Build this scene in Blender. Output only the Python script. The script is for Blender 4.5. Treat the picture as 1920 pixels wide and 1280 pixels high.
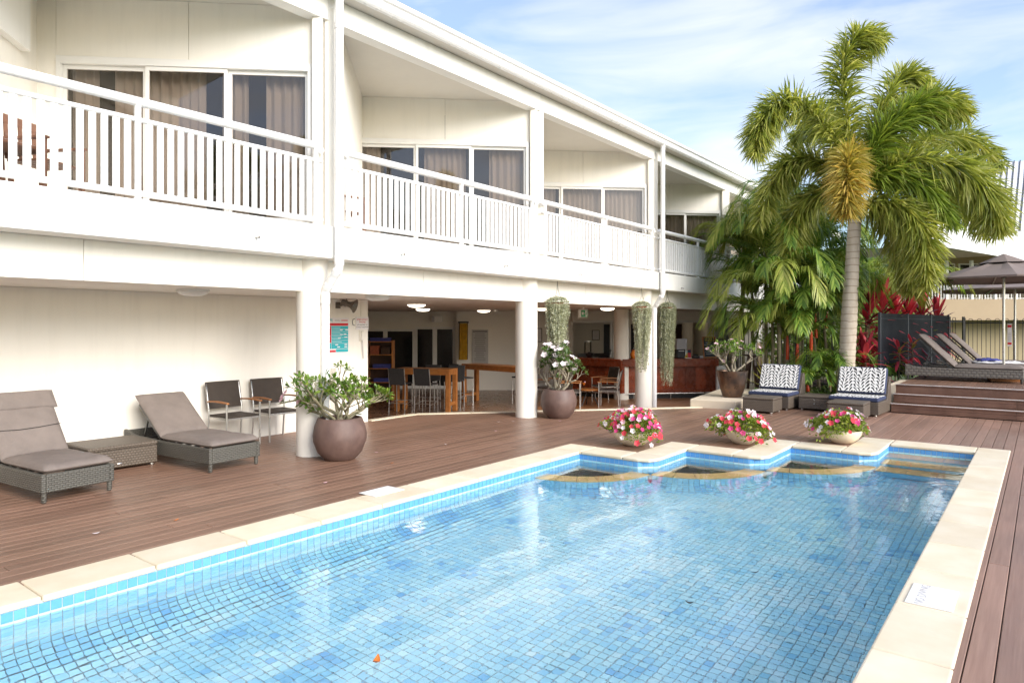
import bpy, math, random
from mathutils import Vector, Matrix, noise as mnoise
R_ = math.radians
scene = bpy.context.scene
col = scene.collection
for o in list(bpy.data.objects): bpy.data.objects.remove(o)

# ------------------------------------------------------------------ camera, sky, sun, exposure
CAMZ, YAW, FPX = 1.75, R_(37.9), 1280.0
cam_data = bpy.data.cameras.new('camera'); cam = bpy.data.objects.new('camera', cam_data); col.objects.link(cam)
cam.location = (0, 0, CAMZ); cam.rotation_euler = (R_(90), 0, YAW)
cam_data.sensor_width = 36; cam_data.lens = 24.0; cam_data.shift_y = -29.0/1920
cam_data.clip_start = 0.05; cam_data.clip_end = 2000
scene.camera = cam

SUN_EL, SUN_AZ = R_(27), R_(100)          # azimuth measured from +Y towards +X
world = bpy.data.worlds.new('World'); scene.world = world; world.use_nodes = True
wn = world.node_tree.nodes; wl = world.node_tree.links; wn.clear()
w_out = wn.new('ShaderNodeOutputWorld'); w_bg = wn.new('ShaderNodeBackground')
w_sky = wn.new('ShaderNodeTexSky'); w_sky.sky_type = 'NISHITA'; w_sky.sun_disc = False
w_sky.sun_elevation = SUN_EL; w_sky.sun_rotation = SUN_AZ; w_sky.air_density = 1.0; w_sky.dust_density = 1.2; w_sky.ozone_density = 3.2
w_tc = wn.new('ShaderNodeTexCoord'); w_map = wn.new('ShaderNodeMapping'); w_map.inputs['Scale'].default_value = (1.1, 1.6, 5.5)
w_map.inputs['Rotation'].default_value = (0.1, 0.12, 0.9)
w_n = wn.new('ShaderNodeTexNoise'); w_n.inputs['Scale'].default_value = 2.3; w_n.inputs['Detail'].default_value = 6; w_n.inputs['Roughness'].default_value = 0.52; w_n.inputs['Distortion'].default_value = 0.5
w_r = wn.new('ShaderNodeValToRGB'); w_r.color_ramp.elements[0].position = 0.42; w_r.color_ramp.elements[1].position = 0.76
w_r.color_ramp.elements[0].color = (0.26, 0.26, 0.26, 1); w_r.color_ramp.elements[1].color = (0.82, 0.82, 0.82, 1)
w_mix = wn.new('ShaderNodeMixRGB'); w_mix.inputs[2].default_value = (2.95, 2.98, 3.0, 1)
wl.new(w_tc.outputs['Generated'], w_map.inputs['Vector']); wl.new(w_map.outputs[0], w_n.inputs['Vector'])
wl.new(w_n.outputs['Fac'], w_r.inputs[0]); wl.new(w_r.outputs[0], w_mix.inputs[0]); w_hs = wn.new('ShaderNodeHueSaturation'); w_hs.inputs['Saturation'].default_value = 1.15; w_hs.inputs['Value'].default_value = 0.76; w_hs.inputs['Hue'].default_value = 0.508; wl.new(w_sky.outputs[0], w_hs.inputs['Color']); wl.new(w_hs.outputs[0], w_mix.inputs[1])
wl.new(w_mix.outputs[0], w_bg.inputs[0]); wl.new(w_bg.outputs[0], w_out.inputs[0])
w_bg.inputs[1].default_value = 0.13

sun_data = bpy.data.lights.new('sun', 'SUN'); sun_data.energy = 1.45; sun_data.angle = R_(36); sun_data.color = (1.0, 0.955, 0.89)
sun = bpy.data.objects.new('sun', sun_data); col.objects.link(sun)
sd = Vector((math.sin(SUN_AZ)*math.cos(SUN_EL), math.cos(SUN_AZ)*math.cos(SUN_EL), math.sin(SUN_EL)))
sun.rotation_euler = (-sd).to_track_quat('-Z', 'Y').to_euler(); sun.location = sd*60

scene.view_settings.view_transform = 'Standard'; scene.view_settings.look = 'None'
scene.view_settings.exposure = 1.68; scene.view_settings.gamma = 1.0; scene.view_settings.use_curve_mapping = False
cy = scene.cycles
cy.use_denoising = True; cy.max_bounces = 10; cy.diffuse_bounces = 4; cy.glossy_bounces = 4; cy.transmission_bounces = 8; cy.transparent_max_bounces = 12
cy.sample_clamp_indirect = 6.0

# ------------------------------------------------------------------ pixel -> place helpers (pixels of the 1920 photo)
FW = Vector((-math.sin(YAW), math.cos(YAW), 0)); RT = Vector((math.cos(YAW), math.sin(YAW), 0))
def at(px, py, d):   # point at depth d
    return FW*d + RT*((px-960)/FPX*d) + Vector((0, 0, CAMZ + (611-py)/FPX*d))
def on_z(px, py, z): return at(px, py, (CAMZ-z)*FPX/(py-611))
def ray(px): return FW + RT*((px-960)/FPX)
def on_x(px, py, x): return at(px, py, x/ray(px).x)
def on_y(px, py, y): return at(px, py, y/ray(px).y)
def RF(X, d, z): return FW*d + RT*X + Vector((0, 0, z))
def depth_of(p): return p[0]*FW.x + p[1]*FW.y
def px_of(p):
    d = depth_of(p); return 960+FPX*(p[0]*RT.x+p[1]*RT.y)/d, 611-FPX*(p[2]-CAMZ)/d, d

# ------------------------------------------------------------------ mesh builder
class MB:
    def __init__(s): s.v = []; s.f = []; s.m = []
    def add(s, vs, fs, mi=0):
        b = len(s.v); s.v += [tuple(v) for v in vs]; s.f += [tuple(b+i for i in f) for f in fs]; s.m += [mi]*len(fs); return s
    def bx(s, x0, x1, y0, y1, z0, z1, mi=0):
        return s.add([(x0,y0,z0),(x1,y0,z0),(x1,y1,z0),(x0,y1,z0),(x0,y0,z1),(x1,y0,z1),(x1,y1,z1),(x0,y1,z1)],
                     [(0,3,2,1),(4,5,6,7),(0,1,5,4),(1,2,6,5),(2,3,7,6),(3,0,4,7)], mi)
    def box(s, c, size, M=None, mi=0):
        x, y, z = [a/2 for a in size]; c = Vector(c)
        P = [Vector(p) for p in ((-x,-y,-z),(x,-y,-z),(x,y,-z),(-x,y,-z),(-x,-y,z),(x,-y,z),(x,y,z),(-x,y,z))]
        if M is not None: P = [M @ p for p in P]
        return s.add([p+c for p in P], [(0,3,2,1),(4,5,6,7),(0,1,5,4),(1,2,6,5),(2,3,7,6),(3,0,4,7)], mi)
    def beam(s, a, b, w, h, up=(0,0,1), mi=0):
        a = Vector(a); b = Vector(b); d = (b-a).normalized(); up = Vector(up)
        sd_ = d.cross(up)
        if sd_.length < 1e-4: sd_ = d.cross(Vector((1,0,0)))
        sd_.normalize(); u = sd_.cross(d).normalized()
        P = []
        for q in (a, b):
            for i, j in ((-1,-1),(1,-1),(1,1),(-1,1)): P.append(q + sd_*(i*w/2) + u*(j*h/2))
        return s.add(P, [(0,1,2,3),(7,6,5,4),(0,4,5,1),(1,5,6,2),(2,6,7,3),(3,7,4,0)], mi)
    def tube(s, pts, r, n=8, mi=0, cap=True):
        pts = [Vector(p) for p in pts]; k = len(pts)
        rs = r if isinstance(r, (list, tuple)) else [r]*k
        ring = []; prev = None
        for i, p in enumerate(pts):
            t = (pts[min(i+1,k-1)] - pts[max(i-1,0)]).normalized()
            if prev is None:
                a = t.cross(Vector((0,0,1)))
                if a.length < 1e-3: a = t.cross(Vector((1,0,0)))
            else: a = prev - t*prev.dot(t)
            a.normalize(); prev = a; b = t.cross(a)
            ring.append([p + (a*math.cos(2*math.pi*j/n) + b*math.sin(2*math.pi*j/n))*rs[i] for j in range(n)])
        vs = [q for rg in ring for q in rg]
        fs = [(i*n+j, i*n+(j+1)%n, (i+1)*n+(j+1)%n, (i+1)*n+j) for i in range(k-1) for j in range(n)]
        if cap: fs += [tuple(range(n))[::-1], tuple((k-1)*n+j for j in range(n))]
        return s.add(vs, fs, mi)
    def lathe(s, prof, n=32, c=(0,0,0), mi=0):
        vs = []; k = len(prof)
        for r, z in prof:
            for j in range(n):
                a = 2*math.pi*j/n; vs.append((c[0]+r*math.cos(a), c[1]+r*math.sin(a), c[2]+z))
        fs = [(i*n+j, i*n+(j+1)%n, (i+1)*n+(j+1)%n, (i+1)*n+j) for i in range(k-1) for j in range(n)]
        return s.add(vs, fs, mi)
    def cyl(s, c, r, z0, z1, n=24, mi=0):
        return s.tube([(c[0],c[1],z0),(c[0],c[1],z1)], r, n, mi)
    def prism(s, poly, z0, z1, mi=0):
        n = len(poly); vs = [(x,y,z0) for x,y in poly]+[(x,y,z1) for x,y in poly]
        return s.add(vs, [tuple(range(n))[::-1], tuple(range(n,2*n))]+[(i,(i+1)%n,n+(i+1)%n,n+i) for i in range(n)], mi)
    def quad(s, *p, mi=0): return s.add(p, [tuple(range(len(p)))], mi)
    def ball(s, c, r, n=10, k=6, mi=0, sq=(1,1,1)):
        c = Vector(c); vs = []; 
        for i in range(k+1):
            ph = -math.pi/2 + math.pi*i/k
            for j in range(n):
                a = 2*math.pi*j/n
                vs.append((c.x+r*sq[0]*math.cos(ph)*math.cos(a), c.y+r*sq[1]*math.cos(ph)*math.sin(a), c.z+r*sq[2]*math.sin(ph)))
        return s.add(vs, [(i*n+j, i*n+(j+1)%n, (i+1)*n+(j+1)%n, (i+1)*n+j) for i in range(k) for j in range(n)], mi)
    def mesh(s, name, mats, smooth=False, sharp=0.7):
        me = bpy.data.meshes.new(name); me.from_pydata(s.v, [], s.f)
        for m in (mats if isinstance(mats, (list, tuple)) else [mats]): me.materials.append(m)
        if any(s.m): me.polygons.foreach_set('material_index', s.m)
        if smooth:
            me.polygons.foreach_set('use_smooth', [True]*len(s.f))
            me.set_sharp_from_angle(angle=sharp)
        me.update(); return me
    def build(s, name, mats, parent=None, smooth=False, sharp=0.7, bev=0, seg=2):
        o = bpy.data.objects.new(name, s.mesh(name, mats, smooth, sharp)); col.objects.link(o)
        if parent is not None: o.parent = parent
        if bev:
            b = o.modifiers.new('bevel', 'BEVEL'); b.width = bev; b.segments = seg; b.limit_method = 'ANGLE'; b.angle_limit = R_(40)
        return o

def link_mesh(name, me, parent=None, loc=None, M=None):
    o = bpy.data.objects.new(name, me); col.objects.link(o)
    if parent is not None: o.parent = parent
    if M is not None: o.matrix_local = M
    elif loc is not None: o.location = loc
    return o
def tag(o, label, cat, group=None):
    o['label'] = label; o['category'] = cat
    if group: o['group'] = group
    return o
def thing(name, label, cat, loc=(0,0,0), rz=0, group=None):
    o = bpy.data.objects.new(name, None); col.objects.link(o); o.location = loc; o.rotation_euler = (0,0,rz); o.empty_display_size = 0.1
    return tag(o, label, cat, group)
def struct(o): o['kind'] = 'structure'; return o
def stuff(o): o['kind'] = 'stuff'; return o
def dup(root, loc, rz, label, group=None):
    def cp(o, par):
        c = o.copy(); col.objects.link(c); c.parent = par
        for ch in o.children: cp(ch, c)
        return c
    r = cp(root, None); r.location = loc; r.rotation_euler = (0,0,rz); r['label'] = label
    if group: r['group'] = group
    return r
def rotz(a): return Matrix.Rotation(a, 3, 'Z')
def lerp(a, b, t): return a+(b-a)*t

# ------------------------------------------------------------------ materials
def newmat(name):
    m = bpy.data.materials.new(name); m.use_nodes = True; nt = m.node_tree; nt.nodes.clear()
    out = nt.nodes.new('ShaderNodeOutputMaterial'); return m, nt, out
class NT:
    def __init__(s, nt): s.nt = nt
    def n(s, t, **kw):
        x = s.nt.nodes.new(t)
        for k, v in kw.items():
            if k.startswith('i_'):
                x.inputs[int(k[2:])].default_value = v
            else: setattr(x, k, v)
        return x
    def l(s, a, b): s.nt.links.new(a, b)
    def math(s, op, a, b=None, clamp=False):
        x = s.nt.nodes.new('ShaderNodeMath'); x.operation = op; x.use_clamp = clamp
        for i, q in enumerate((a, b)):
            if q is None: continue
            if isinstance(q, (int, float)): x.inputs[i].default_value = q
            else: s.nt.links.new(q, x.inputs[i])
        return x.outputs[0]
    def mix(s, fac, a, b, mode='MIX'):
        x = s.nt.nodes.new('ShaderNodeMixRGB'); x.blend_type = mode
        for i, q in enumerate((fac, a, b)):
            if isinstance(q, (int, float)): x.inputs[i].default_value = q
            elif isinstance(q, tuple): x.inputs[i].default_value = (*q[:3], 1)
            else: s.nt.links.new(q, x.inputs[i])
        return x.outputs[0]
    def noise(s, vec, scale, detail=4, rough=0.55, dist=0):
        x = s.n('ShaderNodeTexNoise'); x.inputs['Scale'].default_value = scale; x.inputs['Detail'].default_value = detail
        x.inputs['Roughness'].default_value = rough; x.inputs['Distortion'].default_value = dist
        if vec is not None: s.l(vec, x.inputs['Vector'])
        return x.outputs['Fac']
    def pos(s): return s.n('ShaderNodeNewGeometry').outputs['Position']
    def objc(s): return s.n('ShaderNodeTexCoord').outputs['Object']
    def scale(s, vec, sc, rot=(0,0,0)):
        x = s.n('ShaderNodeMapping'); x.inputs['Scale'].default_value = sc; x.inputs['Rotation'].default_value = rot; s.l(vec, x.inputs['Vector']); return x.outputs[0]
    def ramp(s, fac, stops, interp='LINEAR'):
        x = s.n('ShaderNodeValToRGB'); cr = x.color_ramp; cr.interpolation = interp
        while len(cr.elements) < len(stops): cr.elements.new(0.5)
        for e, (p, c) in zip(cr.elements, stops): e.position = p; e.color = (*c, 1) if len(c) == 3 else c
        s.l(fac, x.inputs[0]); return x.outputs[0]
    def bump(s, h, strength, dist=0.01, normal=None):
        x = s.n('ShaderNodeBump'); x.inputs['Strength'].default_value = strength; x.inputs['Distance'].default_value = dist
        s.l(h, x.inputs['Height'])
        if normal is not None: s.l(normal, x.inputs['Normal'])
        return x.outputs[0]
    def bsdf(s, colr, rough=0.6, metal=0, spec=0.5, normal=None, **kw):
        x = s.n('ShaderNodeBsdfPrincipled')
        for nm, q in (('Base Color', colr), ('Roughness', rough), ('Metallic', metal), ('Specular IOR Level', spec)):
            if isinstance(q, tuple): x.inputs[nm].default_value = (*q[:3], 1)
            elif isinstance(q, (int, float)): x.inputs[nm].default_value = q
            else: s.l(q, x.inputs[nm])
        if normal is not None: s.l(normal, x.inputs['Normal'])
        for k, v in kw.items(): x.inputs[k].default_value = v
        return x
def mat(name, c, rough=0.6, var=0.0, vs=2.0, bump=0.0, bs=60.0, metal=0.0, spec=0.5, c2=None, dirt=0.0, obj_var=0.0, space='pos'):
    m, nt, out = newmat(name); T = NT(nt); P = T.pos() if space == 'pos' else T.objc()
    cc = c
    if c2 is not None or var:
        a = tuple(max(0, q*(1-var)) for q in c); b = c2 if c2 is not None else tuple(min(1, q*(1+var)) for q in c)
        cc = T.mix(T.ramp(T.noise(P, vs, 6), [(0.3,(0,0,0)),(0.7,(1,1,1))]), a, b)
    if dirt:
        d = T.noise(T.scale(P, (3.0,3.0,0.28)), 2.0, 8, 0.65)
        f = T.math('MULTIPLY', T.ramp(d, [(0.48,(0,0,0)),(0.78,(1,1,1))]), dirt)
        cc = T.mix(f, cc, tuple(q*0.55 for q in c))
    if obj_var:
        oi = T.n('ShaderNodeObjectInfo').outputs['Random']
        k = T.math('ADD', T.math('MULTIPLY', oi, 2*obj_var), 1-obj_var)
        g = T.n('ShaderNodeCombineColor'); 
        for i in range(3): T.l(k, g.inputs[i])
        cc = T.mix(1.0, cc, g.outputs[0], 'MULTIPLY')
    nrm = T.bump(T.noise(P, bs, 5, 0.6), bump, 0.01) if bump else None
    rr = rough
    if rough < 0.9:
        rr = T.math('ADD', T.math('MULTIPLY', T.noise(P, 7.0, 5), 0.24), max(0.03, rough-0.12))
    b = T.bsdf(cc, rr, metal, spec, nrm); T.l(b.outputs[0], out.inputs[0]); return m
def emit(name, c, s):
    m, nt, out = newmat(name); T = NT(nt); e = T.n('ShaderNodeEmission'); e.inputs[0].default_value = (*c,1); e.inputs[1].default_value = s
    T.l(e.outputs[0], out.inputs[0]); return m
def leafmat(name, stops, trans=0.35, rough=0.45, tcol=None, nscale=1.2):
    m, nt, out = newmat(name); T = NT(nt); g = T.n('ShaderNodeNewGeometry')
    f = T.math('ADD', T.math('MULTIPLY', g.outputs['Random Per Island'], 0.6), T.math('MULTIPLY', T.noise(g.outputs['Position'], nscale, 3), 0.45))
    c = T.ramp(f, stops)
    b = T.bsdf(c, rough, 0, 0.45); tr = T.n('ShaderNodeBsdfTranslucent')
    T.l(T.mix(1.0, c, tcol or (1.0,1.0,0.55), 'MULTIPLY'), tr.inputs[0])
    mx = T.n('ShaderNodeMixShader'); mx.inputs[0].default_value = trans; T.l(b.outputs[0], mx.inputs[1]); T.l(tr.outputs[0], mx.inputs[2])
    T.l(mx.outputs[0], out.inputs[0]); return m
def wickermat(name, c, c2, sx=0.035, sz=0.016, rough=0.5, mort=0.12):
    m, nt, out = newmat(name); T = NT(nt); O = T.objc()
    s = T.n('ShaderNodeSeparateXYZ'); T.l(O, s.inputs[0])
    u = T.math('ADD', s.outputs[0], s.outputs[1])
    geo = T.n('ShaderNodeTexCoord'); sn = T.n('ShaderNodeSeparateXYZ'); T.l(geo.outputs['Normal'], sn.inputs[0])
    top = T.math('GREATER_THAN', T.math('ABSOLUTE', sn.outputs[2]), 0.7)
    v = T.math('ADD', T.math('MULTIPLY', T.math('SUBTRACT', 1.0, top), s.outputs[2]), T.math('MULTIPLY', top, s.outputs[1]))
    u2 = T.math('ADD', T.math('MULTIPLY', T.math('SUBTRACT', 1.0, top), u), T.math('MULTIPLY', top, s.outputs[0]))
    uu = T.math('MULTIPLY', u2, 1/sx); vv = T.math('MULTIPLY', v, 1/sz)
    row = T.math('FLOOR', vv); par = T.math('MULTIPLY', T.math('MODULO', T.math('ABSOLUTE', row), 2.0), 0.5)
    fu = T.math('FRACT', T.math('ADD', uu, par)); fv = T.math('FRACT', vv)
    hu = T.math('SINE', T.math('MULTIPLY', fu, math.pi)); hv = T.math('SINE', T.math('MULTIPLY', fv, math.pi))
    h = T.math('POWER', T.math('MULTIPLY', hu, hv), 0.6)
    cn = T.mix(T.noise(O, 14, 4), c, c2)
    cc = T.mix(T.math('SUBTRACT', 1.0, T.ramp(h, [(0.0,(0,0,0)),(0.45,(1,1,1))])), cn, tuple(q*0.18 for q in c))
    b = T.bsdf(cc, rough, 0, 0.4, T.bump(h, 0.9, 0.006)); T.l(b.outputs[0], out.inputs[0]); return m

MT = {}
MT['cream'] = mat('cream_render', (0.875,0.83,0.745), 0.75, 0.03, 0.8, 0.12, 55, dirt=0.15)
MT['room_paint'] = mat('room_paint', (0.85,0.80,0.72), 0.75, 0.02, 1.0, 0.05, 60)
MT['white'] = mat('white_paint', (0.86,0.84,0.79), 0.62, 0.02, 1.0, 0.08, 70, dirt=0.16)
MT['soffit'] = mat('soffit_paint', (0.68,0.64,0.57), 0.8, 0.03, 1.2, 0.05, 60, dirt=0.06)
MT['gloss_white'] = mat('gloss_white', (0.88,0.87,0.85), 0.3, 0.01, 3)
MT['frame_white'] = mat('frame_white', (0.80,0.78,0.74), 0.4, 0.02, 3)
MT['dark_glass'] = mat('dark_glass', (0.012,0.013,0.014), 0.08, spec=0.5)
MT['black'] = mat('black_plastic', (0.015,0.015,0.016), 0.45)
MT['charcoal'] = mat('charcoal_fabric', (0.035,0.032,0.032), 0.8, 0.15, 30, 0.2, 300)
MT['chrome'] = mat('brushed_steel', (0.62,0.60,0.57), 0.30, 0.02, 1.5, metal=0.9)
MT['teak'] = mat('teak', (0.42,0.17,0.055), 0.42, c2=(0.30,0.11,0.03), vs=14)
MT['oak'] = mat('table_timber', (0.50,0.20,0.055), 0.4, c2=(0.36,0.125,0.03), vs=9)
MT['redwood'] = mat('red_timber', (0.30,0.058,0.018), 0.28, c2=(0.16,0.03,0.011), vs=4, obj_var=0.35)
MT['taupe'] = mat('taupe_fabric', (0.195,0.16,0.14), 0.85, 0.12, 4, 0.5, 26, dirt=0.3, space='obj')
MT['taupe2'] = mat('umbrella_fabric', (0.23,0.18,0.16), 0.85, 0.05, 3, 0.06, 60)
MT['wicker_grey'] = wickermat('wicker_grey', (0.135,0.128,0.108), (0.085,0.08,0.068), 0.052, 0.021)
MT['wicker_raised'] = wickermat('wicker_raised', (0.20,0.175,0.15), (0.14,0.125,0.105), 0.10, 0.06)
MT['wicker_brown'] = wickermat('wicker_brown', (0.155,0.122,0.092), (0.105,0.082,0.062), 0.04, 0.03)
MT['sandstone'] = mat('sandstone', (0.68,0.57,0.40), 0.72, c2=(0.76,0.68,0.53), vs=2.5, bump=0.12, bs=45, dirt=0.10, obj_var=0.07)
MT['sandstone_wet'] = mat('sandstone_wet', (0.82,0.55,0.24), 0.5, c2=(0.74,0.47,0.19), vs=4)
MT['grout'] = mat('pool_grout', (0.48,0.58,0.65), 0.8, 0.1, 10)
MT['pebble'] = mat('dark_pebble', (0.07,0.068,0.06), 0.7, 0.5, 60, 0.4, 120)
MT['pot_brown'] = mat('brown_pot', (0.11,0.065,0.053), 0.55, c2=(0.17,0.105,0.085), vs=6, bump=0.12, bs=30, dirt=0.5)
MT['bronze'] = mat('bronze_glaze', (0.20,0.11,0.065), 0.30, c2=(0.055,0.048,0.046), vs=4.5, metal=0.65)
MT['bowl'] = mat('cream_bowl', (0.66,0.55,0.40), 0.65, c2=(0.74,0.65,0.50), vs=6, bump=0.1, bs=80, dirt=0.2)
MT['soil'] = mat('soil', (0.055,0.03,0.018), 0.95, 0.5, 30, 0.6, 60)
MT['terracotta'] = mat('terracotta', (0.33,0.085,0.04), 0.6, 0.25, 20)
MT['bark_grey'] = mat('grey_bark', (0.34,0.29,0.22), 0.8, c2=(0.22,0.19,0.13), vs=10, bump=0.3, bs=40)
MT['stem_grey'] = mat('grey_stem', (0.30,0.25,0.17), 0.75, c2=(0.20,0.19,0.10), vs=18, bump=0.2, bs=60)
MT['red_stem'] = mat('red_stem', (0.72,0.045,0.012), 0.35, c2=(0.55,0.09,0.015), vs=5)
MT['dark_metal'] = mat('black_fence_paint', (0.022,0.022,0.025), 0.4)
MT['slat_metal'] = mat('slate_fence_paint', (0.05,0.055,0.065), 0.42, 0.1, 4)
MT['tile_floor'] = mat('ochre_floor', (0.33,0.145,0.055), 0.35, c2=(0.24,0.10,0.04), vs=3)
MT['room_floor'] = mat('dark_room_floor', (0.20,0.105,0.06), 0.28, 0.2, 3)
MT['tan'] = mat('tan_render', (0.40,0.30,0.19), 0.8, 0.04, 1)
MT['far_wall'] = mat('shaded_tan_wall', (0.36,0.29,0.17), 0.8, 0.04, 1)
MT['roof_white'] = mat('white_roof_sheet', (0.80,0.79,0.78), 0.45, 0.03, 0.5)
MT['yellow'] = mat('yellow_cloth', (0.62,0.37,0.03), 0.7, 0.2, 8)
MT['blue_cloth'] = mat('blue_towel', (0.06,0.07,0.27), 0.95, 0.2, 20, 0.4, 200)
MT['white_cloth'] = mat('white_towel', (0.82,0.80,0.80), 0.95, 0.02, 20, 0.4, 200)
MT['navy'] = mat('navy_fabric', (0.034,0.044,0.095), 0.85, 0.1, 20, 0.1, 200)
MT['paper'] = mat('paper', (0.80,0.76,0.75), 0.6)
MT['print_dark'] = mat('dark_print', (0.05,0.045,0.05), 0.6)
MT['print_red'] = mat('red_print', (0.62,0.02,0.03), 0.55)
MT['print_teal'] = mat('teal_print', (0.03,0.42,0.47), 0.55)
MT['print_pale'] = mat('pale_print', (0.55,0.72,0.75), 0.55)
MT['print_grey'] = mat('grey_print', (0.50,0.48,0.47), 0.6)
MT['exit_green'] = mat('exit_green', (0.02,0.27,0.10), 0.4)
MT['orange'] = mat('orange_glaze', (0.62,0.17,0.02), 0.3)
MT['lit'] = emit('lit_lamp', (1.0,0.86,0.66), 1.9)
MT['steel_dark'] = mat('dark_steel', (0.10,0.10,0.095), 0.35, metal=0.8)
MT['horn'] = mat('grey_horn_paint', (0.16,0.14,0.115), 0.5, 0.1, 8)
MT['brown_wood'] = mat('dark_brown_wood', (0.06,0.028,0.016), 0.4, 0.3, 8)
MT['balcony_chair'] = mat('balcony_timber', (0.20,0.09,0.05), 0.5, 0.25, 10)
MT['grass'] = mat('garden_grass', (0.06,0.09,0.02), 0.95, 0.4, 6, 0.5, 30)
MT['paving'] = mat('cream_paving', (0.66,0.56,0.42), 0.75, 0.08, 2, 0.1, 40)

def deckmat(name, base, base2, groove):
    m, nt, out = newmat(name); T = NT(nt); P = T.pos()
    oi = T.n('ShaderNodeObjectInfo').outputs['Random']
    s = T.n('ShaderNodeSeparateXYZ'); T.l(P, s.inputs[0])
    off = T.n('ShaderNodeCombineXYZ'); T.l(s.outputs[0], off.inputs[0]); T.l(T.math('ADD', s.outputs[1], T.math('MULTIPLY', oi, 37.0)), off.inputs[1]); T.l(T.math('MULTIPLY', oi, 9.0), off.inputs[2])
    grain = T.noise(T.scale(off.outputs[0], (28, 0.9, 1)), 2.0, 7, 0.6)
    blot = T.noise(T.scale(P, (1.0, 0.7, 1)), 0.9, 7, 0.62)
    c = T.mix(T.ramp(grain, [(0.3,(0,0,0)),(0.72,(1,1,1))]), base, base2)
    k = T.math('ADD', T.math('MULTIPLY', oi, 0.34), 0.83)
    g = T.n('ShaderNodeCombineColor')
    for i in range(3): T.l(k, g.inputs[i])
    c = T.mix(1.0, c, g.outputs[0], 'MULTIPLY')
    c = T.mix(T.math('MULTIPLY', T.ramp(blot, [(0.42,(0,0,0)),(0.75,(1,1,1))]), 0.38), c, tuple(min(1, q*1.9+0.02) for q in base))
    speck = T.ramp(T.noise(P, 38, 2, 0.5), [(0.74,(0,0,0)),(0.80,(1,1,1))])
    c = T.mix(T.math('MULTIPLY', speck, 0.30), c, (0.42,0.30,0.22))
    bx_ = T.math('FRACT', T.math('MULTIPLY', T.math('ADD', s.outputs[0], 9.83), 1/0.132))
    ed = T.math('GREATER_THAN', T.math('ABSOLUTE', T.math('SUBTRACT', bx_, 0.5)), 0.45)
    if groove < 0.1:
        for c0_ in (0.27, 0.66): ed = T.math('MAXIMUM', ed, T.math('MULTIPLY', T.math('LESS_THAN', T.math('ABSOLUTE', T.math('SUBTRACT', bx_, c0_)), 0.02), 0.6))
    ln = T.ramp(T.noise(T.scale(off.outputs[0], (2, 0.5, 1)), 1.5, 6, 0.7), [(0.40,(0,0,0)),(0.66,(1,1,1))])
    c = T.mix(T.math('MULTIPLY', T.math('MULTIPLY', ed, ln), 0.30 if groove < 0.1 else 0.12), c, (0.50,0.36,0.26))
    gr = T.math('SINE', T.math('MULTIPLY', s.outputs[0], 2*math.pi/groove))
    hh = T.math('ADD', T.math('MULTIPLY', gr, 0.5), T.math('MULTIPLY', grain, 0.8))
    rgh = T.math('ADD', T.math('MULTIPLY', blot, 0.45), 0.17)
    b = T.bsdf(c, rgh, 0, 0.5, T.bump(hh, 0.35, 0.003)); T.l(b.outputs[0], out.inputs[0]); return m
MT['deck'] = deckmat('deck_timber', (0.168,0.088,0.056), (0.25,0.142,0.095), 0.0186)
MT['deck_side'] = deckmat('deck_timber_bleached', (0.24,0.135,0.095), (0.33,0.20,0.145), 0.5)
MT['stair'] = mat('stair_timber', (0.13,0.062,0.04), 0.45, c2=(0.20,0.105,0.07), vs=3.5, obj_var=0.22, dirt=0.3)

def tilemat(name):
    m, nt, out = newmat(name); T = NT(nt)
    a = T.n('ShaderNodeAttribute'); a.attribute_name = 'tone'
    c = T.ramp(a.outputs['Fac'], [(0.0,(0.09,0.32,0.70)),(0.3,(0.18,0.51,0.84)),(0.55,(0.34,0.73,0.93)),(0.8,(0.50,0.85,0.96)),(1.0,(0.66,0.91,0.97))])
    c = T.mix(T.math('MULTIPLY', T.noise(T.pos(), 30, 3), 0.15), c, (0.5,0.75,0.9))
    b = T.bsdf(c, 0.45, 0, 0.2); T.l(b.outputs[0], out.inputs[0]); return m
MT['tile'] = tilemat('blue_glass_tile')

def watermat():
    m, nt, out = newmat('pool_water'); T = NT(nt); P = T.pos()
    h = T.math('ADD', T.noise(T.scale(P, (1, 0.7, 1)), 1.6, 3, 0.5), T.math('MULTIPLY', T.noise(P, 9.0, 3, 0.5, 0.6), 0.16))
    g = T.n('ShaderNodeBsdfGlass'); g.inputs['Roughness'].default_value = 0.0; g.inputs['IOR'].default_value = 1.33
    T.l(T.bump(h, 0.08, 0.10), g.inputs['Normal']); T.l(g.outputs[0], out.inputs[0]); return m
MT['water'] = watermat()

def panemat(name, tint, base):
    m, nt, out = newmat(name); T = NT(nt)
    tr = T.n('ShaderNodeBsdfTransparent'); tr.inputs[0].default_value = (*tint, 1)
    gl = T.n('ShaderNodeBsdfGlossy'); gl.inputs['Roughness'].default_value = 0.0; gl.inputs[0].default_value = (0.95,0.90,0.85,1)
    fr = T.n('ShaderNodeFresnel'); fr.inputs[0].default_value = 1.5
    f = T.math('ADD', T.math('MULTIPLY', fr.outputs[0], 1.0), base, True)
    mx = T.n('ShaderNodeMixShader'); T.l(f, mx.inputs[0]); T.l(tr.outputs[0], mx.inputs[1]); T.l(gl.outputs[0], mx.inputs[2]); T.l(mx.outputs[0], out.inputs[0]); return m
MT['pane'] = panemat('tinted_pane', (0.88,0.84,0.80), 0.02)

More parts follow.
